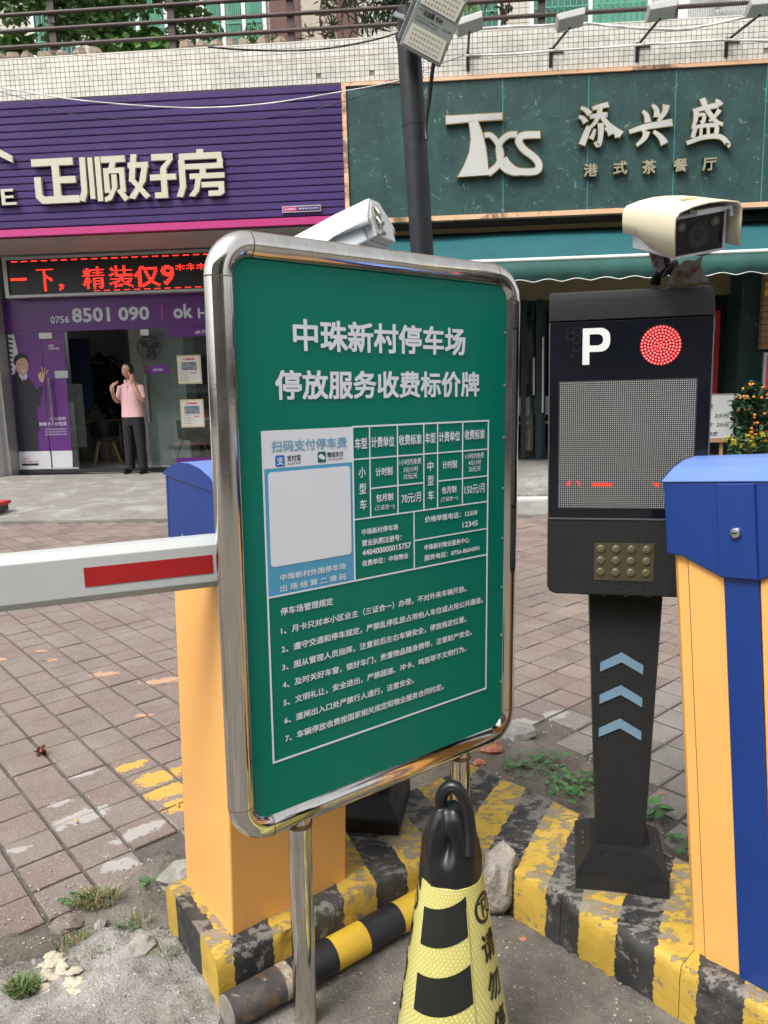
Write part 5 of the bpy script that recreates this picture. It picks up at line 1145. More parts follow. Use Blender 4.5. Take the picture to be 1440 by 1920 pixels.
# ------------------------------------------------------------ parking machines
m_ledw = mat('led_lens_white', (.62, .64, .60), .35, var=0); m_redl = mat('lit_red_lamp', (1.0, .13, .13), .4, var=0, emis=.95); m_redc = mat('lit_red_glow', (1, .01, .012), .4, var=0, emis=.45)
m_lamp = mat('amber_infrared_window', (.060, .050, .028), .25, var=.1, vs=30); m_lens = mat('infrared_lens', (.10, .09, .05), .4, var=.1, vs=60); m_chev = mat('light_blue_reflective', (.155, .265, .36), .45, var=.05, vs=20)
def machine(label, loc, rz, detailed=True):
    t_ = thing('parking_display', label, 'parking machine', loc, rz)
    q = MB(); q.box(-.107, .107, -.115, .115, 0, .042); q.frust((-.107, .107, -.115, .115), (-.072, .072, -.07, .07), .042, .08); q.build('base', m_lprblk, t_, bevel=.003)
    q = MB(); q.tube([(-.1, -.02, .05), (-.03, -.085, .079)], .0008, 4); q.build('base_seam', m_rust, t_)
    for s_ in (-1, 1):
        q = MB()
        for k in range(3): q.disc((s_*.088, -.02+k*.022, .062), .0035, 8, 'z', .003)
        q.build('rust_spot', m_rust, t_)
    q = MB(); q.add([(-.058, -.042, .075), (.056, -.042, .075), (.056, .045, .075), (-.058, .045, .075), (-.086, -.046, .732), (.079, -.046, .732), (.079, .045, .732), (-.086, .045, .732)],
                    [(0, 1, 2, 3), (4, 5, 6, 7), (0, 1, 5, 4), (1, 2, 6, 5), (2, 3, 7, 6), (3, 0, 4, 7)]); q.build('post', m_lprblk, t_, bevel=.004)
    if detailed:
        for zc in (.555, .474, .390):
            q = MB(); yy = -.0475
            q.prism([(-.057, zc-.027), (-.009, zc-.001), (.040, zc-.029), (.040, zc-.006), (-.009, zc+.023), (-.057, zc-.005)], yy, yy+.0015, 'y'); q.build('arrow', m_chev, t_)
    # head: side profile extruded across x
    X0, X1 = -.181, .155
    q = MB(); r_ = .022
    cs = [(X0+r_-r_*math.cos(a), .73+r_-r_*math.sin(a)) for a in [i*math.pi/2/6 for i in range(7)]] + [(X1-r_+r_*math.sin(a), .73+r_-r_*math.cos(a)) for a in [i*math.pi/2/6 for i in range(7)]]
    q.prism(cs+[(X1, .903), (X0, .903)], -.10, .07, 'y'); q.build('lower_housing', m_lprblk, t_, bevel=.003, smooth=40)
    prof = [(-.10, 1.337), (-.099, 1.345), (-.092, 1.365), (-.080, 1.383), (-.060, 1.397), (-.035, 1.403), (.06, 1.403), (.07, 1.393), (.07, 1.337)]
    q = MB(); q.prism(prof, X0, X1, 'x'); q.build('top_housing', m_lprblk, t_, bevel=.002, smooth=50)
    q = MB(); q.box(X0+.002, X1-.002, -.096, .068, .9045, 1.3355); q.build('glass_panel', m_lprgl, t_, bevel=.002)
    q = MB(); q.box(X0, X1, -.101, -.096, .9035, .9065); q.box(X0, X0+.0025, -.099, .0, .907, 1.334); q.box(X1-.0025, X1, -.099, 0, .907, 1.334); q.build('panel_edge', mat('edge_highlight', (.12, .12, .125), .35, .3), t_)
    if not detailed: return t_
    y = -.0968
    pl2 = MB(); pl2.prism([(-.110, 1.243), (-.0955, 1.243), (-.0955, 1.270), (-.0955, 1.320), (-.110, 1.320)], y-.0012, y-.0002, 'y')
    def dshape(xr, zt_, zb_, r): return [(-.0957, zt_)] + [(xr-r+r*math.sin(k*P2_/7), zt_-r+r*math.cos(k*P2_/7)) for k in range(8)] + [(xr-r+r*math.cos(k*P2_/7), zb_+r-r*math.sin(k*P2_/7)) for k in range(8)] + [(-.0957, zb_)]
    P2_ = math.pi/2; Lo = dshape(-.053, 1.320, 1.270, .020); Li = dshape(-.0675, 1.307, 1.2835, .0115); nL_ = len(Lo)
    pl2.add([(a, y-.0012, b) for a, b in Lo]+[(a, y-.0012, b) for a, b in Li], [(i, i+1, nL_+1+i, nL_+i) for i in range(nL_-1)]); pl2.build('letter', m_wfr, t_)
    cx, cz = .050, 1.279; q = MB(); g_ = MB()
    q2 = MB(); q2.disc((cx, y-.0001, cz), .043, 40, 'y', .0005); lampo = q2.build('red_light', mat('lamp_back', (.05, .004, .006), .4), t_)
    for ring in range(7):
        n_ = max(1, ring*6)
        for k in range(n_):
            a = 2*math.pi*k/n_+.3*ring; rr_ = ring*.0064; c = (cx+rr_*math.cos(a), y-.0008, cz+rr_*math.sin(a))
            sq = .0017; q.prism([(c[0]+sq*(math.cos(a)*u_-math.sin(a)*v_), c[2]+sq*(math.sin(a)*u_+math.cos(a)*v_)) for u_, v_ in ((-1, -1), (1, -1), (1, 1), (-1, 1))], c[1]-.0004, c[1], 'y'); g_.disc((c[0], y-.0004, c[2]), .0027, 6, 'y', .0003)
    g_.build('led_glow', m_redc, lampo, kind='stuff'); q.build('led_dots', m_redl, lampo, kind='stuff')
    # matrix of LED lenses
    q = MB(); x0, x1, z0, z1 = -.157, .124, .930, 1.207; nx, nz_ = 66, 64; q.box(x0-.002, x1+.002, y-.0006, y+.0001, z0-.002, z1+.002); mo = q.build('led_matrix', mat('matrix_board', (.03, .031, .035), .6), t_)
    w_ = MB(); r2 = MB(); px_, pz_ = (x1-x0)/nx, (z1-z0)/nz_
    lit = set()
    for i in range(nx):
        if 17 <= i <= 26 or i in (18,): lit.add((i, 12)); lit.add((i, 11))
    lit |= {(4, 11), (4, 12), (5, 12), (5, 13), (9, 13), (10, 12), (10, 11), (48, 11), (49, 12), (48, 12), (49, 11), (47, 12)}
    for i in range(nx):
        for j in range(nz_):
            cx_ = x0+(i+.5)*px_; cz_ = z0+(j+.5)*pz_; h = .00080 if (i, j) not in lit else .0015
            (r2 if (i, j) in lit else w_).add([(cx_-h, y-.001, cz_-h), (cx_+h, y-.001, cz_-h), (cx_+h, y-.001, cz_+h), (cx_-h, y-.001, cz_+h)], [(0, 1, 2, 3)])
    w_.build('led_dots', m_ledw, mo, kind='stuff', fix=False); r2.build('lit_led_dots', m_led, mo, kind='stuff', fix=False)
    # honeycomb print left of the letter
    hx = MB()
    def hexa(cx, cz, r, ks=range(6)):
        for k in ks:
            a, b = math.pi/3*k+.5, math.pi/3*(k+1)+.5
            hx.tube([(cx+r*math.cos(a), y-.0006, cz+r*math.sin(a)), (cx+r*math.cos(b), y-.0006, cz+r*math.sin(b))], .00035, 4)
    for c in ((-.122, 1.315, .009), (-.137, 1.318, .008, (1, 2, 3, 4)), (-.122, 1.297, .009), (-.136, 1.305, .008, (2, 3, 4)), (-.122, 1.279, .008, (2, 3, 4, 5)), (-.128, 1.265, .006, (2, 3))): hexa(*c[:3], *(c[3:] or ()))
    hx.build('honeycomb_print', mat('dark_grey_print', (.045, .045, .048), .5), t_)
    # infrared lamp window
    rr_ = [(-.078, .765), (.050, .765), (.050, .851), (-.078, .851)]
    q = MB(); q.prism(rr_, -.1012, -.100, 'y'); lw = q.build('lamp_window', m_lamp, t_, bevel=.004)
    for i in range(4):
        for j in range(3):
            q = MB(); q.lathe([(.0098, 0), (.0095, .0012), (.006, .0022), (.0001, .0028)], 18, Matrix.Translation((-.0635+i*.0327, -.1013, .837-j*.0265)) @ Matrix.Rotation(R(90), 4, 'X')); q.build('lens', m_lens, lw, smooth=60)
    for x in (-.052, -.005, .042):
        q = MB(); q.tube([(x, -.075, .731), (x, -.075, .722)], .004, 10); q.build('screw', mat('brass_screw', (.25, .2, .12), .4, .8), t_, smooth=40)
    return t_
machine('black parking display with P, round red light and LED matrix, right of the green sign', (.44, 1.80, KZ), R(-9))
machine('second black parking machine mostly hidden behind the green sign, its sloped base showing', (-.215, 2.035, KZ), R(174), False)
def camera_unit(label, M, shell, body, detail=True, LB=.27, ang=False):
    """front of the housing at the origin, facing -y"""
    t_ = thing('surveillance_camera', label, 'camera', M=M)
    q = MB(); q.prism([(-.056, -.040), (-.048, -.045), (.048, -.045), (.056, -.040), (.056, .004 if ang else .032), (.03 if ang else .056, .034), (-.03 if ang else -.056, .034), (-.056, .004 if ang else .032)], 0, LB, 'y'); q.build('housing', body, t_, bevel=.004)
    sh = []
    for (x, z) in [(-.066, -.012), (-.067, .012), (-.066, .034), (-.058, .044), (-.03, .050), (0, .052), (.03, .050), (.058, .044), (.066, .034), (.067, .012), (.066, -.012)]: sh.append((x, z))
    if ang: sh = [(-.067, -.016), (-.067, -.004), (-.064, .004), (-.024, .054), (.024, .054), (.064, .004), (.067, -.004), (.067, -.016)]
    n_ = len(sh); vs = []; ys = [-.035, -.03, .0, LB*.37, LB*.74, LB+.015, LB+.02]
    for y in ys:
        for (x, z) in sh:
            low = abs(x) > .0655 and z < .02
            zz_ = z
            if z < 0: zz_ = -.036 if y < .03 else -.036 + (y-.03)*.05/LB
            if y > LB+.01: zz_ = z*.93
            vs.append((x, y, zz_))
    fs = [(a*n_+b, a*n_+b+1, (a+1)*n_+b+1, (a+1)*n_+b) for a in range(len(ys)-1) for b in range(n_-1)]
    fs.append(tuple((len(ys)-1)*n_+b for b in range(n_)))
    q = MB(); q.add(vs, fs); o = q.build('sun_shield', shell, t_, smooth=20 if ang else 50); s_ = o.modifiers.new('Solidify', 'SOLIDIFY'); s_.thickness = .003; s_.offset = 0
    if detail:
        q = MB(); q.prism([(-.051, -.040), (.051, -.040), (.052, .026), (-.052, .026)], -.0015, .0005, 'y'); q.build('front_glass', mat('camera_black_glass', (.004, .004, .005), .08, var=0), t_)
        q = MB(); q.prism([(-.056, -.044), (.056, -.044), (.056, .032), (-.056, .032)], -.004, .004, 'y')
        fr = MB(); fr.box(-.056, .056, -.004, 0, -.045, -.041); fr.box(-.056, .056, -.004, 0, .027, .032); fr.box(-.056, -.052, -.004, 0, -.041, .027); fr.box(.052, .056, -.004, 0, -.041, .027); fr.build('front_frame', body, t_)
        for r_, m, yy in ((.024, mat('lens_ring', (.022, .022, .024), .3, var=0), -.003), (.0185, mat('lens_ring_grey', (.045, .045, .048), .35, var=0), -.004), (.010, mat('lens_core', (.010, .010, .012), .05, var=0), -.005)):
            q = MB(); q.disc((.0, yy+.001, -.008), r_, 24, 'y', .001); q.build('lens', m, t_)
        for x, z in ((-.035, .012), (.034, .012)):
            q = MB(); q.disc((x, -.002, z), .009, 18, 'y', .0012); q.build('infrared_led', mat('ir_led', (.10, .11, .09), .3), t_)
            q = MB(); q.disc((x, -.0035, z), .005, 14, 'y', .001); q.build('infrared_led', mat('ir_led_core', (.22, .24, .18), .3), t_)
        q = MB(); q.box(-.02, .028, -.03, -.005, .033, .041); q.tube([(.028, -.025, .036), (.05, -.025, .037), (.056, -.02, .02)], .004, 6); q.build('wiper_bar', body, t_)
        q = MB(); q.box(-.012, .014, .03, .05, .0535, .0545); q.build('sticker', mat('worn_sticker', (.45, .34, .15), .6, var=.3, vs=80), t_)
    else:
        q = MB(); q.prism([(-.050, -.040), (.050, -.040), (.055, .0), (.022, .046), (-.022, .046), (-.055, .0)], .270, .2925, 'y'); q.build('rear_cover', body, t_, bevel=.003)
        for x, z in ((.026, .012), (.036, -.012)):
            q = MB(); q.box(x-.009, x+.009, .292, .298, z-.022, z+.016); q.tube([(x, .30, z+.014), (x+.003, .306, z-.004), (x, .30, z-.02)], .003, 6); q.tube([(x-.01, .301, z-.022), (x+.01, .301, z-.022)], .005, 8); q.build('latch', mat('dull_latch', (.30, .29, .27), .5, .5, var=.3, vs=60), t_)
    return t_
_a = at(1308, 432, 1.62); 
MC = Matrix.Translation(_a) @ Matrix.Rotation(R(15), 4, 'Z') @ Matrix.Rotation(R(16), 4, 'X') @ Matrix.Rotation(R(-10), 4, 'Y') @ Matrix.Scale(1.03, 4)
camera_unit('yellowed surveillance camera with lens facing right, on top of the P display', MC, m_warm, m_camw, True, .15)
# brackets carrying that camera
br = thing('camera_bracket', 'rusty bracket and black hose joining the yellowed camera to the P display', 'bracket', (.49, 1.76, 1.533))
m_brk2 = mat('dull_painted_steel', (.22, .21, .20), .45, .4, var=.25, vs=30, dirt=[((.16, .07, .035), 30, .5, .62, .8)])
zt0 = 1.531
def bp(n_, q, m, **k): return q.build(n_, m, br, world=True, **k)
a = at(1290, 530, 1.74); b = at(1318, 480, 1.74); c = at(1258, 528, 1.74)
q = MB(); q.prism([(at(x, y, 1.74).x, max(zt0, at(x, y, 1.74).z)) for x, y in ((1252, 533), (1262, 505), (1285, 488), (1300, 490), (1318, 478), (1312, 500), (1326, 524), (1326, 530))], 1.735, 1.741, 'y'); bp('side_plate', q, m_brk2)
q = MB(); q.prism([(at(x, y, 1.80).x, at(x, y, 1.80).z) for x, y in ((1296, 480), (1300, 455), (1316, 455), (1320, 480))], 1.735, 1.80, 'y'); bp('top_lug', q, m_rust)
q = MB(); q.prism([(at(x, y, 1.72).x, at(x, y, 1.72).z) for x, y in ((1213, 462), (1238, 466), (1246, 500), (1236, 512), (1224, 500))], 1.715, 1.721, 'y'); bp('side_plate', q, m_brk2)
for x, y in ((1276, 512), (1290, 516), (1302, 506)):
    p = at(x, y, 1.73); q = MB(); q.disc((p.x, 1.734, p.z), .0055, 8, 'y', .006); bp('bolt', q, m_rust)
for x, y in ((1225, 480), (1230, 494)):
    p = at(x, y, 1.71); q = MB(); q.disc((p.x, 1.714, p.z), .0055, 8, 'y', .008); bp('bolt', q, m_rust)
pts = bezier([at(1245, 470, 1.76), at(1248, 490, 1.76), at(1240, 505, 1.77), at(1232, 520, 1.78), at(1228, 534, 1.78)], 8)
q = MB(); q.tube(pts, [.012 if i % 2 else .0095 for i in range(len(pts))], 12); bp('hose', q, m_black, smooth=60)
q = MB(); q.tube([at(1240, 510, 1.78), at(1262, 500, 1.79), at(1270, 520, 1.80)], [.012, .016, .014], 10); bp('joint', q, m_black)
q = MB(); q.box(.50, .56, 1.745, 1.80, 1.531, 1.535); bp('foot_plate', q, m_brk2)
# second camera, seen from behind over the sign
# its back end is at the origin side: rotate so that -y (front) points away to the left
_b = at(695, 427, 1.99)
dirc = Vector((-.88, .36, -.31)).normalized()     # where it looks
fc2 = _b + dirc*.29
MC2 = Matrix.Translation(fc2) @ dirc.to_track_quat('-Y', 'Z').to_matrix().to_4x4() @ Matrix.Scale(1.1, 4)
camera_unit('white surveillance camera seen from behind with open rear latches above the green sign', MC2, m_camw, m_camw, False, .27, True)
q = MB(); p = fc2 - dirc*.14; q.tube([(p.x, p.y, p.z-.03), (p.x+.02, p.y-.02, p.z-.12), (-.2, 2.03, 1.53)], .014, 10); tag(q.build('camera_bracket', m_brk2), 'hidden stalk carrying the white camera behind the green sign', 'bracket')
# ------------------------------------------------------------ barrier gates
def gate(label, M, W=.30, D=.244, door=True, ch=.012):
    t_ = thing('barrier_gate', label, 'barrier', M=M); w_, d_ = W/2, D/2
    q = MB(); q.prism([(-w_+ch, -d_), (w_-ch, -d_), (w_, -d_+ch), (w_, d_-ch), (w_-ch, d_), (-w_+ch, d_), (-w_, d_-ch), (-w_, -d_+ch)], -.03, .90, 'z'); q.build('cabinet', m_orange, t_, bevel=.002)
    if door:
        for xa, xb in ((-w_+.036, -.0345), (.0345, w_-.036)): q = MB(); q.box(xa, xb, -d_-.004, -d_+.001, .0, .889); q.build('door_panel', m_orange, t_, bevel=.0015)
        q = MB(); q.box(-.033, .033, -d_-.009, -d_+.001, .0, .845); q.build('blue_stripe', m_bluepaint, t_, bevel=.002)
        q = MB(); q.box(-w_+.0335, -w_+.0355, -d_-.0005, -d_+.001, .0, .889); q.build('seam', m_rust, t_)
    # blue head
    o_ = .004; q = MB()
    q.prism([(-w_-o_, .875), (-w_+.028, .872), (-.036, .835), (.036, .835), (w_-.028, .872), (w_+o_, .875), (w_+o_, 1.02), (-w_-o_, 1.02)], -d_-.014, -d_-.002, 'y')
    q.box(-w_-o_, w_+o_, -d_-.002, d_+.002, .875, 1.02)
    q.build('blue_head', m_bluepaint, t_, bevel=.003)
    q = MB(); q.box(-.036, .036, -d_-.020, -d_-.014, .837, 1.018); q.build('lock_plate', m_bluepaint, t_, bevel=.002)
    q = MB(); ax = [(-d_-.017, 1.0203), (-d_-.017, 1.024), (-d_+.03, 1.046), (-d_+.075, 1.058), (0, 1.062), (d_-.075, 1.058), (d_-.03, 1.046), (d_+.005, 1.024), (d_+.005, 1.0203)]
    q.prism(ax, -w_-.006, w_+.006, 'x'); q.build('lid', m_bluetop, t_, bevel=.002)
    for sx in (-1, 1): q = MB(); q.prism(ax, sx*(w_+.0062), sx*(w_+.0085), 'x'); q.build('lid_end', m_bluepaint, t_)
    if door:
        q = MB(); q.lathe([(.0105, 0), (.0105, .004), (.009, .007), (.007, .0075)], 24, Matrix.Translation((.0, -d_-.020, .925)) @ Matrix.Rotation(R(90), 4, 'X')); lk = q.build('lock', mat('chrome', (.7, .7, .68), .15, 1), t_, smooth=40)
        q = MB(); q.box(-.0045, .0045, -d_-.0282, -d_-.0275, .9235, .9265); q.build('keyhole', m_black, lk)
    return t_
def leanM(c, d, ang, rz):
    ax = Vector((0, 0, 1)).cross(Vector((d[0], d[1], 0))).normalized()
    return Matrix.Translation(c) @ Matrix.Rotation(ang, 4, ax) @ Matrix.Rotation(rz, 4, 'Z')
cR = Vector((.534, 1.509, KZ)) + Vector((.707, -.707, 0))*.132 + Vector((.707, .707, 0))*.122
gate('orange barrier cabinet with blue hood, lock and blue stripe at the right edge', leanM(cR, (-.707, .707), R(4.9), R(-45)), W=.285)
cL = Vector((-.478, 1.517, KZ)) + Vector((.749, .663, 0))*.156 + Vector((-.663, .749, 0))*.126
gL = gate('plain orange barrier cabinet with blue hood behind the green sign, white arm attached', leanM(cL, (.80, -.6), R(3.3), R(41.5+180)), W=.312, D=.252, ch=.003)
for px, py in ((337, 985), (374, 992)):
    pass
inv = root_matrix(gL)
for x, z in ((.03, .90), (-.055, .895)):
    q = MB(); q.disc((0, 0, 0), .0035, 8, 'z', .002); o = q.build('rivet', m_grey, gL); o.location = (.1595, x, z); o.rotation_euler = (0, R(90), 0)
# the arm, surveyed in its own frame (yaw 25 degrees), a child of its gate
MA = Matrix.Translation((-.478, 1.517, 0)) @ Matrix.Rotation(R(25), 4, 'Z')
m_arm = mat('white_arm_paint', (.47, .49, .485), .35, var=.03, vs=2); m_reft = mat('red_reflective_tape', (.37, .012, .014), .35, var=.06, vs=12)
q = MB(); q.prism([(-.070, .968), (-.058, .954), (-.022, .954), (-.012, .968), (-.012, 1.040), (-.022, 1.056), (-.058, 1.056), (-.070, 1.042)], -3.0, .16, 'x', MA)
arm = q.build('barrier_arm', m_arm, gL, world=True, bevel=.0015)
q = MB()
for xa, xb in ((-.235, .002), (-.80, -.57), (-1.36, -1.13), (-1.92, -1.69)): qq = MB(); qq.box(xa, xb, -.0712, -.0702, .986, 1.0225, MA); qq.build('red_stripe', m_reft, arm, world=True)
q = MB(); q.box(.0, .15, -.012, .06, .95, 1.05, MA); q.build('arm_mount', m_black, gL, world=True)
# ------------------------------------------------------------ the green price sign
YS = math.atan2(.497, .544)
MS = Matrix.Translation((-.380, 1.351, 0)) @ Matrix.Rotation(YS, 4, 'Z') @ Matrix.Translation((.35, 0, 1.05)) @ Matrix.Rotation(R(1.2), 4, 'Y') @ Matrix.Translation((-.35, 0, -1.05))
sg = thing('parking_price_sign', 'large green parking tariff sign in a rounded stainless steel tube frame on two posts', 'sign', M=MS)
U0, U1, V0, V1, RC, TR = 0.0, .7366, .487, 1.586, .058, .0262
def arc(cx, cz, a0, a1, n=10): return [(cx+RC*math.cos(a0+(a1-a0)*k/n), 0, cz+RC*math.sin(a0+(a1-a0)*k/n)) for k in range(n+1)]
P2 = math.pi/2
segs = [('frame_tube', [(U0, 0, V0+RC), (U0, 0, V1-RC)]), ('frame_tube', [(U0+RC, 0, V1), (U1-RC, 0, V1)]), ('frame_tube', [(U1, 0, V1-RC), (U1, 0, V0+RC)]), ('frame_tube', [(U1-RC, 0, V0), (U0+RC, 0, V0)]),
        ('frame_elbow', arc(U0+RC, V1-RC, math.pi, P2)), ('frame_elbow', arc(U1-RC, V1-RC, P2, 0)), ('frame_elbow', arc(U1-RC, V0+RC, 0, -P2)), ('frame_elbow', arc(U0+RC, V0+RC, -P2, -math.pi))]
for nm, pts in segs:
    q = MB(); q.tube(pts, TR if nm == 'frame_tube' else TR-.0004, 40); q.build(nm, m_steel, sg, smooth=50)
for (x, z, dx, dz) in ((U0, V0+RC, 0, 1), (U0, V1-RC, 0, 1), (U0+RC, V1, 1, 0), (U1-RC, V1, 1, 0), (U1, V1-RC, 0, 1), (U1, V0+RC, 0, 1), (U1-RC, V0, 1, 0), (U0+RC, V0, 1, 0)):
    q = MB(); q.tube([(x-dx*.0008, 0, z-dz*.0008), (x+dx*.0008, 0, z+dz*.0008)], TR+.0003, 40); q.build('weld_seam', m_weld, sg, smooth=40)
for u in (.129, .585):
    q = MB(); q.tube([(u, 0, -.03), (u, 0, V0-TR*.35)], .0245, 36); q.build('post', m_steel, sg, smooth=50)
    q = MB(); q.tube([(u, 0, V0-TR-.006), (u, 0, V0-TR+.004)], .0262, 24); q.build('weld_seam', m_weld, sg)
r_ = .034
def rrect(a, b, c, d, r, n=6):
    o = []
    for (cx, cz, s0) in ((b-r, d-r, 0), (a+r, d-r, P2), (a+r, c+r, 2*P2), (b-r, c+r, 3*P2)): o += [(cx+r*math.cos(s0+P2*k/n), cz+r*math.sin(s0+P2*k/n)) for k in range(n+1)]
    return o
q = MB(); q.prism(rrect(.021, .714, .508, 1.562, r_), -.014, .010, 'y'); q.build('panel', m_green, sg)
for z in [.62+.12*k for k in range(8)]:
    q = MB(); q.disc((.7085, -.0145, z), .003, 8, 'y', .002); q.build('rivet', m_grey, sg)
YP = -.0148
def cv(u, v): return u-.021*(v-1.05), v+.021*(u-.35)
def st(s_, pts, m=m_white, off=.028):
    c = [cv(*p) for p in pts]; n = len(c)
    if n == 2: x0, x1, z0, z1 = c[0][0], c[1][0], c[1][1], c[0][1]
    else: x0 = (c[0][0]+c[3][0])/2; x1 = (c[1][0]+c[2][0])/2; z1 = (c[0][1]+c[1][1])/2; z0 = (c[2][1]+c[3][1])/2
    return text(s_, x0, x1, z0, z1, YP-.0006, m, sg, off=off)
st('中珠新村停车场', [(.146, 1.463), (.588, 1.466), (.590, 1.404), (.145, 1.407)], off=.034)
st('停放服务收费标价牌', [(.104, 1.371), (.632, 1.370), (.631, 1.310), (.101, 1.321)], off=.034)
# table ruling
L0, L1, T1, TM, TB = .0655, .6565, 1.261, .9475, .6165
lw = .0028; xc = [.2735, .3125, .3855, .4585, .4985, .5745]
ln = MB()
def hl(x0, x1, z, w_=lw): ln.box(x0-w_/2, x1+w_/2, YP-.0005, YP, z-w_/2, z+w_/2)
def vl(x, z0, z1, w_=lw): ln.box(x-w_/2, x+w_/2, YP-.00052, YP, z0, z1)
hl(L0, L1, TB, .0038); vl(L0, TB, T1, .0038); vl(L1, TB, T1, .0038); hl(L0, L1, TM, .0032); hl(.27, L1, T1, .0036); vl(.2695, TM, T1, .0036)
r1, r2_, r3 = 1.196, 1.134, 1.074
hl(.2695, L1, r1); hl(.2695, L1, r3)
hl(xc[1], xc[3], r2_); hl(xc[4], L1, r2_)
for x in (xc[1], xc[2], xc[3], xc[4], xc[5]): vl(x, r3, T1)
vl(.430, TM, r3); hl(.430, L1, 1.010)
ln.build('ruling', m_white, sg)
q = MB(); q.box(L0, .2695, YP-.0002, YP, 1.191, T1); q.build('white_print', m_white, sg)
q = MB(); q.box(L0+.002, .268, YP-.0002, YP, TM+.0015, 1.1908); q.build('blue_print', mat('sky_blue_print', (.085, .36, .58), .4, var=0), sg)
q = MB(); q.prism(rrect(.075, .262, 1.005, 1.184, .008), YP-.0008, YP-.0002, 'y'); q.build('blank_white_square', m_white, sg)
m_bt = mat('pale_blue_print', (.20, .42, .60), .45, var=0)
st('扫码支付停车费', [(.089, 1.248), (.259, 1.244), (.258, 1.2225), (.087, 1.227)], m_bt, .025)
x0, z1 = cv(.095, 1.220); q = MB(); q.prism(rrect(x0, x0+.020, z1-.021, z1, .003), YP-.0008, YP-.0002, 'y'); q.build('blue_icon', mat('icon_blue', (.01, .17, .55), .4, var=0), sg)
text('支', x0+.003, x0+.017, z1-.018, z1-.003, YP-.0012, m_white, sg, off=.02)
x0, z1 = cv(.189, 1.2195); q = MB(); q.prism(rrect(x0, x0+.019, z1-.021, z1, .003), YP-.0008, YP-.0002, 'y'); q.build('green_icon', mat('icon_green', (.01, .14, .10), .4, var=0), sg)
q = MB(); q.prism([(x0+.0075+.0055*math.cos(a), z1-.009+.0045*math.sin(a)) for a in [2*math.pi*k/14 for k in range(14)]], YP-.0012, YP-.0009, 'y'); q.prism([(x0+.0125+.0042*math.cos(a), z1-.0125+.0035*math.sin(a)) for a in [2*math.pi*k/14 for k in range(14)]], YP-.0014, YP-.0009, 'y'); q.build('speech_bubbles', m_white, sg)
m_bk = mat('dark_print', (.02, .03, .05), .5, var=0)
st('支付宝', [(.120, 1.219), (.150, 1.2065)], m_bk, .015); st('ALIPAY', [(.120, 1.2045), (.150, 1.1995)], m_bk, .0)
st('微信支付', [(.211, 1.2175), (.249, 1.2065)], m_bk, .015); st('Wechat Pay', [(.213, 1.2045), (.249, 1.1985)], m_bk, .0)
st('中珠新村外围停车场', [(.093, .9955), (.246, .9895), (.245, .9765), (.092, .9825)], off=.02)
st('出 场 结 算 二 维 码', [(.092, .975), (.245, .968), (.245, .956), (.091, .9605)], off=.02)
for s_, xa, xb in (('车型', .279, .309), ('计费单位', .320, .380), ('收费标准', .393, .455), ('车型', .466, .495), ('计费单位', .506, .569), ('收费标准', .584, .647)):
    st(s_, [(xa, 1.240-(xa-.28)*.008), (xb, 1.2165-(xa-.28)*.008)])
for s_, u, v in (('小', .286, 1.181), ('型', .286, 1.148), ('车', .286, 1.115), ('中', .471, 1.177), ('型', .471, 1.146), ('车', .471, 1.113)): st(s_, [(u, v), (u+.017, v-.022)], off=.02)
st('计时制', [(.329, 1.176), (.373, 1.157)]); st('计时制', [(.515, 1.174), (.559, 1.155)])
st('1小时内免费', [(.393, 1.188), (.453, 1.1735)], off=.012); st('3元/小时', [(.403, 1.171), (.444, 1.158)], off=.012); st('15元/天', [(.404, 1.156), (.442, 1.143)], off=.012)
st('1小时内免费', [(.585, 1.185), (.644, 1.1705)], off=.012); st('4元/小时', [(.595, 1.169), (.635, 1.156)], off=.012); st('20元/天', [(.596, 1.154), (.634, 1.141)], off=.012)
st('包月制', [(.328, 1.121), (.373, 1.104)]); st('(三证合一)', [(.325, 1.0985), (.376, 1.085)], off=.01)
st('包月制', [(.512, 1.117), (.556, 1.100)]); st('(三证合一)', [(.509, 1.0945), (.560, 1.081)], off=.01)
st('70元/月', [(.396, 1.114), (.450, 1.092)], off=.015); st('150元/月', [(.582, 1.113), (.646, 1.090)], off=.015)
st('中珠新村停车场', [(.289, 1.055), (.385, 1.051), (.384, 1.038), (.288, 1.042)]); st('营业执照注册号：', [(.288, 1.032), (.394, 1.028), (.393, 1.014), (.288, 1.0185)]); st('440400000015757', [(.288, 1.0105), (.419, 1.007), (.419, .9945), (.288, .998)]); st('收费单位：中珠物业', [(.287, .989), (.411, .985), (.411, .972), (.287, .976)])
st('价格举报电话：12358', [(.461, 1.058), (.622, 1.053), (.622, 1.039), (.460, 1.044)]); st('12345', [(.574, 1.030), (.623, 1.0275), (.623, 1.0145), (.574, 1.017)])
st('中珠新村物业服务中心', [(.458, .996), (.595, .991), (.595, .978), (.457, .983)]); st('服务电话：0756-8604091', [(.457, .973), (.628, .967), (.628, .954), (.457, .960)])
rules = ['停车场管理规定', '1、月卡只对本小区业主（三证合一）办理，不对外来车辆开放。', '2、遵守交通和停车规定，严禁乱停乱放占用他人车位或占用公共通道。', '3、服从管理人员指挥，注意前后左右车辆安全，停放指定位置。',
         '4、及时关好车窗，锁好车门，贵重物品随身携带，注意财产安全。', '5、文明礼让，安全进出，严禁超速、冲卡、鸣笛等不文明行为。', '6、道闸出入口处严禁行人通行，注意安全。', '7、车辆停放收费按国家相关规定和物业服务合同约定。']
rb = [(.089, .928, .211, .9265), (.088, .892, .584, .8795), (.087, .855, .638, .8415), (.086, .819, .583, .8065), (.085, .783, .601, .7705), (.085, .746, .582, .7355), (.085, .709, .419, .702), (.085, .672, .508, .6625)]
for s_, (xa, za, xb, zb_) in zip(rules, rb): st(s_, [(xa, za), (xb, zb_), (xb, zb_-.0155), (xa, za-.0155)], off=.026)
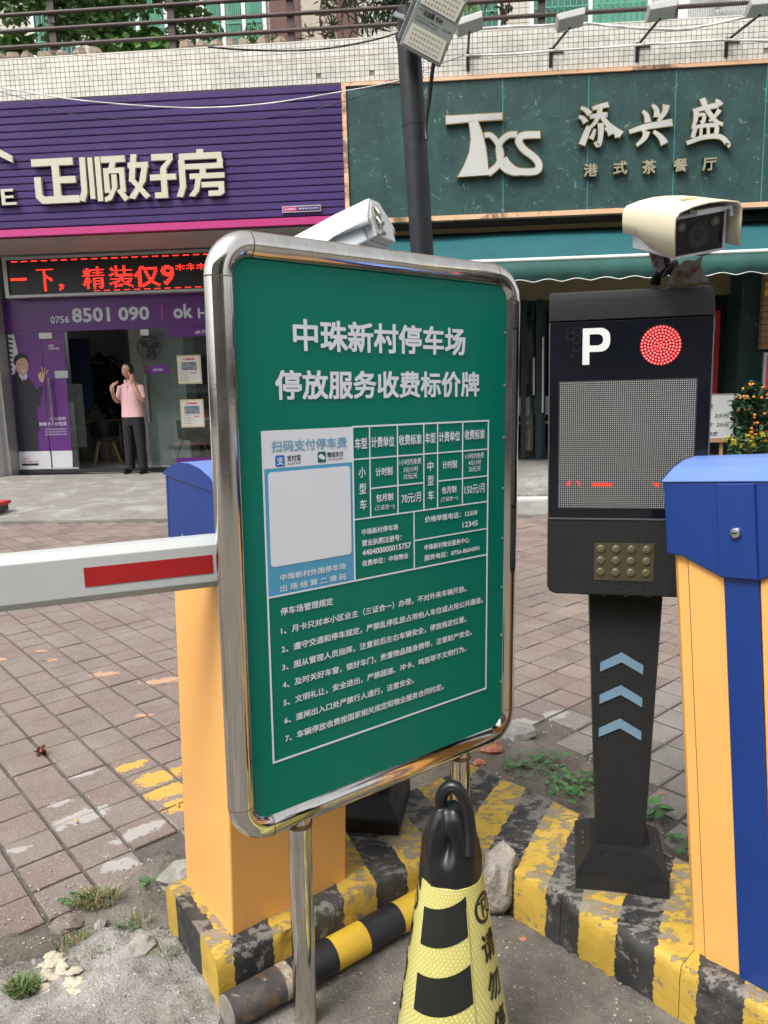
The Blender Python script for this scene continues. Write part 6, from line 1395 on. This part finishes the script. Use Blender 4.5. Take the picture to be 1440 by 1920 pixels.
# ------------------------------------------------------------ kerbside pipe, rock, cone
pa_ = Vector((-.462, 1.402, .040)); pb_ = Vector((-.062, 1.752, .040)); dv = (pb_-pa_).normalized(); Lp = 1.0
m_py = mat('pipe_yellow', (.66, .43, .04), .42, var=.1, vs=20, dirt=[((.25, .2, .15), 60, .64, .7, .8)]); m_pk = mat('pipe_black', (.018, .02, .026), .38, var=.2, vs=20, dirt=[((.13, .12, .12), 45, .63, .72, .6)])
m_prust = mat('pipe_worn_black', (.05, .045, .045), .55, var=.4, vs=25, dirt=[((.16, .08, .03), 22, .5, .62, .8), ((.35, .33, .3), 35, .6, .68, .7)])
pip = thing('steel_bollard', 'fallen black and yellow steel pipe bollard lying along the kerb', 'bollard', pa_)
seg_ = [(0, .125, m_prust), (.125, .148, mat('pipe_peeled', (.34, .30, .24), .6, var=.4, vs=40, dirt=[((.16, .07, .02), 50, .5, .6, .8)])), (.148, .262, m_pk), (.262, .352, m_py), (.352, .455, m_pk), (.455, .56, m_py), (.56, .66, m_pk), (.66, .76, m_py)]
for a, b, m in seg_: q = MB(); q.tube([pa_+dv*a, pa_+dv*b], .0385, 36, cap=True); q.build('band', m, pip, world=True, smooth=50)
q = MB(); q.tube([pa_-dv*.004, pa_+dv*.002], .0365, 30); q.build('end_cap', m_rust if False else mat('pipe_end', (.30, .27, .25), .5, .4, var=.3, vs=30), pip, world=True, smooth=40)
q = MB(); q.blob((0, 0, 0), (.058, .05, .092), 26, 20, .42, 1.5, seed=5); q.v = [(x+.004*noise.noise(Vector((x*70, y*70, z*70))), y+.004*noise.noise(Vector((x*60+9, y*60, z*60))), z) for x, y, z in q.v]
rk = q.build('rock', mat('grey_rock', (.34, .31, .27), .9, var=.35, vs=22, bump=1, bs=60, dirt=[((.12, .11, .1), 45, .55, .68, .7)]), smooth=35, loc=(.128, 1.80, .075)); rk.rotation_euler = (.1, .25, .3)
tag(rk, 'rough grey rock leaning against the kerb just behind the cone', 'rock')
CX, CY = .013, 1.285
cn = thing('traffic_cone', 'traffic cone in a reflective yellow sleeve with black bands and a black looped top', 'cone', (CX, CY, 0))
def cr(z): return .056+.152*(.47-z)
def M_refl():
    m, t, b, co = base('yellow_reflective_sleeve')
    v = t.nodes.new('ShaderNodeTexVoronoi'); v.feature = 'F1'
    mp = t.nodes.new('ShaderNodeMapping'); mp.inputs['Rotation'].default_value = (0, 0, 0)
    # regular cells wrapped round the axis
    s3 = t.nodes.new('ShaderNodeSeparateXYZ'); t.links.new(co, s3.inputs[0])
    ang = mth(t, 'MULTIPLY', mth(t, 'ARCTAN2', s3.outputs[1], s3.outputs[0]), 13)
    u = mth(t, 'FRACT', mth(t, 'MULTIPLY', mth(t, 'ADD', ang, mth(t, 'MULTIPLY', s3.outputs[2], 70)), .75)); w_ = mth(t, 'FRACT', mth(t, 'MULTIPLY', mth(t, 'SUBTRACT', mth(t, 'MULTIPLY', s3.outputs[2], 120), ang), .75))
    du = mth(t, 'ABSOLUTE', mth(t, 'SUBTRACT', u, .5)); dw = mth(t, 'ABSOLUTE', mth(t, 'SUBTRACT', w_, .5))
    cell = ramp(t, mth(t, 'ADD', du, dw), .42, .25)
    a = mixc(t, mth(t, 'MULTIPLY', cell, mth(t, 'MULTIPLY_ADD', ramp(t, nz(t, 14, 3, .5, co), .35, .65), .8, .2)), (.50, .46, .135), (.74, .70, .33))
    a = mixc(t, mth(t, 'MULTIPLY', ramp(t, nz(t, 9, 6, .7, co), .58, .78), .4), a, (.42, .36, .14))
    t.links.new(a, b.inputs['Base Color']); b.inputs['Roughness'].default_value = .3; b.inputs['Coat Weight'].default_value = .4; b.inputs['Coat Roughness'].default_value = .12
    bp_ = t.nodes.new('ShaderNodeBump'); bp_.inputs['Strength'].default_value = .25; bp_.inputs['Distance'].default_value = .002; t.links.new(cell, bp_.inputs['Height']); t.links.new(bp_.outputs[0], b.inputs['Normal'])
    return m
m_ref = M_refl(); m_bband = mat('black_band', (.011, .012, .010), .45, var=.15, vs=12)
ZC = .462
q = MB(); q.lathe([(cr(z), z) for z in [.02+(ZC-.02)*k/16 for k in range(17)]], 64); q.build('sleeve', m_ref, cn, smooth=60)
def cpatch(mb_, a0, a1, z0, z1, off, na=14, nz_=5, sh=0, bow=0):
    vs = []
    for j in range(nz_+1):
        for i in range(na+1):
            f = i/na; a = a0+(a1-a0)*f; z = z0+(z1-z0)*j/nz_+sh*f+bow*f*f; r = cr(z)+off; vs.append((r*math.cos(a), r*math.sin(a), z))
    mb_.add(vs, [(j*(na+1)+i, j*(na+1)+i+1, (j+1)*(na+1)+i+1, (j+1)*(na+1)+i) for j in range(nz_) for i in range(na)])
A0, A1 = R(-90-50), R(-90+24)
for z0, z1, sh, bow in ((.350, .420, .010, .020), (.226, .296, .010, .024), (.095, .168, .01, .028), (-.02+.03, .045, 0, 0)):
    q = MB(); cpatch(q, A0, A1, z0, z1, .0012, sh=sh, bow=bow); q.build('black_band', m_bband, cn, smooth=60)
q = MB(); q.tube([((cr(z)+.001)*math.cos(A1), (cr(z)+.001)*math.sin(A1), z) for z in [.02+.41*k/10 for k in range(11)]], .0012, 5); q.build('seam', mat('seam_thread', (.40, .36, .12), .6), cn)
# black cap, dented, and its loop
vs = []; n_, mm = 56, 26
cprof = [(0, .0585), (.3, .0545), (.55, .050), (.75, .042), (.9, .032), (1.0, .019)]
for j in range(mm+1):
    t_ = j/mm; z = .452+.140*t_
    for (ta, ra), (tb, rb_) in zip(cprof, cprof[1:]):
        if ta <= t_ <= tb: r0 = ra+(rb_-ra)*(t_-ta)/(tb-ta)
    for i in range(n_):
        a = 2*math.pi*i/n_; r = r0
        x, y = r*math.cos(a), r*math.sin(a)*(1-.15*t_)
        d = math.exp(-(((a-R(258))/.36)**2 + ((t_-.55)/.17)**2)) + .45*math.exp(-(((a-R(243))/.2)**2 + ((t_-.82)/.13)**2)) + .3*math.exp(-(((a-R(292))/.16)**2 + ((t_-.5)/.3)**2)); k = 1-.5*d
        z2 = z - max(0, .25-t_)*.11*max(0, math.cos(a-R(-100)))
        fold = .0016*math.sin(a*7+t_*6)+.003*noise.noise(Vector((x*28, y*28, z*22)))
        vs.append((x*k+fold, y*k+fold, z2))
q = MB(); q.add(vs, [(j*n_+i, j*n_+(i+1) % n_, (j+1)*n_+(i+1) % n_, (j+1)*n_+i) for j in range(mm) for i in range(n_)]+[tuple(mm*n_+i for i in range(n_))])
m_rub = mat('black_rubber', (.008, .008, .009), .36, var=.2, vs=20, rvar=.1); q.build('cap', m_rub, cn, smooth=70)
lp = bezier([(-.014, .004, .575), (-.017, -.002, .605), (-.004, -.006, .630), (.013, -.010, .630), (.028, -.016, .602), (.034, -.026, .560), (.033, -.042, .52)], 6)
q = MB(); q.tube(lp, .0112, 16); q.build('loop', m_rub, cn, smooth=70)
q = MB(); q.tube([p+Vector((0, -.0110, .0)) for p in lp[8:]], .0009, 5); q.build('mould_line', m_rub, cn)
q = MB(); q.lathe([(.140, 0), (.140, .018), (.126, .03)], 40); q.build('foot', m_rub, cn, smooth=40)
# printed badge and characters wrapped on the sleeve
def wrap(verts, faces, a_c, w_ang, z0, h, nm):
    mb_ = MB(); vs_ = []
    for (x, z) in verts:
        zz_ = z0+z*h; r = cr(zz_)+.0014; a = a_c + (x-.5)*w_ang*(.11/ max(.03, cr(zz_))); vs_.append((r*math.cos(a), r*math.sin(a), zz_))
    mb_.add(vs_, faces); return mb_.build(nm, m_bband, cn, fix=False)
for ac in (R(-90+60), R(-90-92)):
    for k, ch_ in enumerate('请勿停车'):
        v_, f_ = text_raw(ch_, .03); a = v_.min(0); b = v_.max(0)
        wrap([((x-a[0])/(b[0]-a[0]), (y-a[1])/(b[1]-a[1])) for x, y, _ in v_], f_, ac, .40,   .315-k*.074, .054, 'lettering')
    rg = []; fs_ = []
    for k in range(24):
        th_ = 2*math.pi*k/24
        for r in (.5, .38): rg.append((.5+r*math.cos(th_), .5+r*math.sin(th_)))
    fs_ = [(2*k, 2*((k+1) % 24), 2*((k+1) % 24)+1, 2*k+1) for k in range(24)]
    o_ = len(rg); rg += [(.17, .77), (.23, .83), (.83, .23), (.77, .17)]; fs_.append((o_, o_+1, o_+2, o_+3))
    o_ = len(rg); rg += [(.36, .2), (.46, .2), (.46, .8), (.36, .8), (.46, .8), (.7, .8), (.7, .7), (.46, .7), (.46, .42), (.46, .52), (.7, .52), (.7, .42), (.62, .52), (.7, .52), (.7, .7), (.62, .7)]; fs_ += [tuple(o_+i for i in range(4)), tuple(o_+i for i in range(4, 8)), tuple(o_+i for i in range(8, 12)), tuple(o_+i for i in range(12, 16))]
    wrap(rg, fs_, ac, .46, .385, .056, 'no_parking_badge')
# ------------------------------------------------------------ weeds, litter, rubble
m_grass = mat('grass_blade', (.10, .17, .045), .6, var=.3, vs=30, island=.4); m_weed = mat('weed_leaf', (.06, .15, .045), .5, var=.25, vs=30, island=.35); m_dry = mat('dry_straw', (.32, .24, .13), .8, var=.2, island=.3)
def tuft(label, x, y, r, n, h, cat='grass', m=m_grass, dry=.15, name='grass_tuft', z=0):
    rr_ = random.Random(int(x*1000+y*77)); q = MB(); q2 = MB()
    for _ in range(n):
        a = rr_.uniform(0, 2*math.pi); d = r*math.sqrt(rr_.random()); p = Vector((d*math.cos(a), d*math.sin(a)*.7, 0)); L_ = h*rr_.uniform(.5, 1.2); out = Vector((math.cos(a)+rr_.gauss(0, .6), math.sin(a)+rr_.gauss(0, .6), 0))*.5
        w_ = Vector((-out.y, out.x, 0)).normalized()*rr_.uniform(.0008, .0018); v = [p-w_, p+w_, p+Vector((0, 0, L_*.6))+out*L_*.35+w_*.8, p+Vector((0, 0, L_*.6))+out*L_*.35-w_*.8, p+Vector((0, 0, L_*.8))+out*L_]
        (q2 if rr_.random() < dry else q).add(v, [(0, 1, 2, 3), (3, 2, 4)])
    t_ = thing(name, label, cat, (x, y, z)); q.build('blades', m, t_, kind='stuff', fix=False)
    if q2.v: q2.build('dry_blades', m_dry, t_, kind='stuff', fix=False)
def weed(label, x, y, r, n, size, h=.03, name='weed', m=m_weed, z=0, elong=1.05):
    rr_ = random.Random(int(x*1000+y*55)); q = MB(); q2 = MB()
    for _ in range(n):
        a = rr_.uniform(0, 2*math.pi); d = r*math.sqrt(rr_.random()); p = Vector((d*math.cos(a), d*math.sin(a)*.8, h*rr_.uniform(.3, 1.1)))
        a2 = Vector((math.cos(a)+rr_.gauss(0, .7), math.sin(a)+rr_.gauss(0, .7), rr_.uniform(-.2, .35))).normalized(); s_ = a2.cross(Vector((0, 0, 1))).normalized(); nn = s_.cross(a2); L_ = size*rr_.uniform(.6, 1.25); W_ = L_/2/elong
        q.add([p, p+a2*L_*.2+s_*W_*.9+nn*W_*.25, p+a2*L_*.6+s_*W_+nn*W_*.3, p+a2*L_, p+a2*L_*.6-s_*W_+nn*W_*.3, p+a2*L_*.2-s_*W_*.9+nn*W_*.25, p+a2*L_*.5], [(0, 1, 6), (1, 2, 6), (2, 3, 6), (3, 4, 6), (4, 5, 6), (5, 0, 6)])
        q2.tube([(p.x*.3, p.y*.3, 0), p], .0006, 3)
    t_ = thing(name, label, 'weed', (x, y, z)); q.build('leaves', m, t_, fix=False); q2.build('stalks', m_weed, t_, fix=False)
tuft('grass growing at the torn paving edge on the left', -.925, 1.79, .055, 330, .035, dry=.45); weed('small clover patch beside that grass at the paving edge', -.985, 1.80, .035, 26, .014, .012)
tuft('thin grass strip in the dirt left of the kerb corner', -.885, 1.62, .07, 240, .028, dry=.3); tuft('bright grass tuft at the bottom left corner', -.955, 1.475, .035, 420, .03, dry=.1, z=.01)
tuft('sparse dry grass against the kerb end', -.775, 1.715, .03, 50, .025, dry=.5); weed('small two leaved weed beside the orange cabinet foot', -.80, 1.865, .022, 7, .028, .022)
weed('small pale green seedling in the dirt by the kerb end', -.80, 1.68, .02, 12, .014, .02); tuft('single long grass blade leaning on the kerb face', -.655, 1.58, .01, 14, .09, dry=0)
weed('leafy weed with heart shaped leaves behind the kerb, left patch', .325, 2.53, .11, 60, .02, .03); weed('leafy weed with heart shaped leaves behind the kerb, right patch', .425, 2.40, .085, 54, .021, .035); weed('small weed creeping over the kerb edge', .375, 2.235, .045, 18, .026, .03, z=.06)
weed('weed with long upright leaves right of the display post', .655, 2.24, .03, 12, .055, .03, elong=2.4); weed('small weed between grey slabs right of the display base', .71, 2.08, .05, 20, .024, .025); weed('small bright weed left of the display base', .49, 2.09, .03, 8, .04, .03, elong=1.8)
tuft('short grass at the edge of the far kerb behind the cabinet', .72, 1.98, .06, 90, .03, dry=.5, z=.02)
# dead leaf
q = MB(); leaves(q, (0, 0, .012), (.012, .012, .004), 5, .035, seed=77, elong=1.3, up=0, fold=.6); tag(q.build('dead_leaf', mat('brown_leaf', (.17, .065, .03), .8, var=.2), loc=(-1.505, 2.60, .004)), 'curled brown dead leaf on the red pavers', 'leaf')
for k, (x, y, lab) in enumerate(((-1.16, 2.165, 'yellow cigarette end beside the white paint patch'), (-.865, 2.265, 'yellowish wood chip in a paver joint'))):
    q = MB(); a = random.uniform(0, 3); q.tube([(-.013*math.cos(a), -.013*math.sin(a), 0), (.013*math.cos(a), .013*math.sin(a), .0)], .003, 7); tag(q.build('cigarette_end', mat('cigarette_tan', (.5, .33, .12), .7), loc=(x, y, .006)), lab, 'litter')
def rubble(name, label, lst, m, z=.0, cat='rubble', grp=None):
    for k, (x, y, s_) in enumerate(lst):
        q = MB(); q.blob((0, 0, 0), (s_, s_*random.uniform(.6, .9), s_*.5), 9, 6, .5, 1.5, seed=k*7+int(x*100)); o = q.build(name, m, loc=(x, y, z+s_*.2)); o.rotation_euler = (0, 0, random.uniform(0, 6)); tag(o, label, cat, grp)
m_rbr = mat('broken_red_brick', (.42, .17, .10), .9, var=.25, vs=30, bump=.6)
rubble('brick_chunk', 'orange red brick chunk behind the kerb near the sign corner', [(.175, 2.66, .05)], m_rbr, .005); rubble('brick_chunk', 'small pinkish brick bit beside the larger brick chunk', [(.13, 2.55, .024)], m_rbr, .005)
rubble('rubble_chunk', 'pale concrete chunk beside the orange cabinet foot', [(-.735, 1.905, .07)], m_conc, -.01)
rubble('rubble_chunk', 'grey concrete lump under the kerb end', [(-.74, 1.61, .05)], m_conc); rubble('rubble_chunk', 'small grey stone in the dirt strip', [(-.875, 1.70, .022)], m_conc)
rubble('rubble_chunk', 'flat pale rubble slab behind the kerb', [(.29, 2.80, .075)], m_conc, -.01)
rubble('brick_chunk', 'broken corner of a red paver lying in the dirt', [(-.965, 1.70, .04)], m_paver, -.006); rubble('brick_chunk', 'small pink stone at the foot of the kerb', [(.19, 1.69, .010)], m_rbr)
# gravel crumbs
q = MB(); rr_ = random.Random(5)
for _ in range(900):
    t_ = rr_.random()
    if t_ < .35: x, y = rr_.uniform(-1.2, -.55), rr_.uniform(1.35, 2.0)
    elif t_ < .65: x, y = rr_.uniform(.05, .75), rr_.uniform(2.0, 2.9)
    elif t_ < .9: x, y = rr_.uniform(-.3, .6), rr_.uniform(1.15, 1.8)
    else: x, y = rr_.uniform(-1.6, -.7), rr_.uniform(1.7, 3)
    s_ = rr_.uniform(.001, .0042)*(1 if t_ < .9 else .7); q.blob((x, y, .001+s_*.3), (s_, s_*.8, s_*.6), 5, 3, .3, 2, seed=rr_.random()*9)
tag(q.build('gravel', mat('pale_gravel', (.42, .39, .35), .9, var=.3, vs=40, island=.4), fix=False), 'scattered small pale stones and grit on the dirt and pavement', 'gravel', kind='stuff')
q = MB(); rr_ = random.Random(9)
for _ in range(70):
    c_ = rr_.choice(((-.905, 1.51, .07, .05), (-.84, 1.49, .03, .03), (-.93, 1.56, .03, .04))); s_ = rr_.uniform(.005, .017)
    q.blob((c_[0]+rr_.gauss(0, .4)*c_[2], c_[1]+rr_.gauss(0, .4)*c_[3], .016), (s_, s_*.8, s_*.35), 7, 4, .5, 2, seed=rr_.random()*9)
tag(q.build('dried_plaster', mat('cream_plaster', (.50, .45, .35), .9, var=.12, vs=30), fix=False), 'crumbled cream plaster droppings on the rough cement at lower left', 'plaster', kind='stuff')
q = MB(); rr_ = random.Random(15)
for _ in range(26):
    x, y = rr_.uniform(.1, .9), rr_.uniform(2.1, 3.0); a = rr_.uniform(0, 3); L_ = rr_.uniform(.01, .035); q.add([(x, y, .006), (x+L_*math.cos(a), y+L_*math.sin(a), .009), (x+L_*.6*math.cos(a+.4), y+L_*.6*math.sin(a+.4), .012)], [(0, 1, 2)])
tag(q.build('leaf_litter', mat('orange_leaf_litter', (.35, .16, .07), .8, var=.2, island=.3), fix=False), 'bits of dry orange leaves behind the kerb', 'leaf litter', kind='stuff')
# red object at the left edge
ro = thing('hand_cart', 'red topped low cart with black base just entering at the left edge', 'cart', (-5.2, 8.1, 0)); x = at(-4, 968, 8.05).x
q = MB(); q.box(x-.9, x, 7.95, 8.35, .10, .14); q.build('platform', m_red, ro, world=True, bevel=.01); q = MB(); q.box(x-.9, x-.03, 7.97, 8.33, .03, .095); q.build('chassis', m_black, ro, world=True)
for xx in (x-.1, x-.8): q = MB(); q.tube([(xx, 7.97, .035), (xx, 8.0, .035)], .035, 14); q.build('wheel', m_black, ro, world=True)
# ------------------------------------------------------------ housing block across the road, seen only in reflections
ob = thing('apartment_block', 'plain pale apartment block across the road, seen only reflected', 'building', (0, -17, 0))
q = MB(); q.box(-16, 22, -24, -17, 0, 15); q.build('wall', mat('far_render', (.33, .31, .29), .8, var=.15, vs=.5), ob, world=True)
wm = MB(); wm.box(0, 1.7, -.05, .02, 0, 1.5); wme = wm.mesh('window'); wme.materials.append(mat('far_window', (.03, .035, .04), .15))
for i in range(9):
    for j in range(4):
        o = bpy.data.objects.new('window', wme); COL.objects.link(o); o.parent = ob; o.location = (-14+i*4, .04, 1.5+j*3.3)
q = MB()
for j in range(4): q.box(-16, 22, -17, -16.5, 1.0+j*3.3, 1.25+j*3.3)
q.build('balcony_slab', m_wall, ob, world=True)
tr = thing('street_tree', 'broad street tree behind the viewer, seen only reflected', 'tree', (5, -9, 0))
q = MB(); leaves(q, (0, 0, 5.2), (2.6, 2.6, 2.0), 1500, .5, seed=500); q.build('crown', m_vine, tr, kind='stuff'); q = MB(); q.tube([(0, 0, 0), (.1, 0, 2), (0, .2, 4.5)], [.2, .15, .08], 10); q.build('trunk', m_brown, tr)
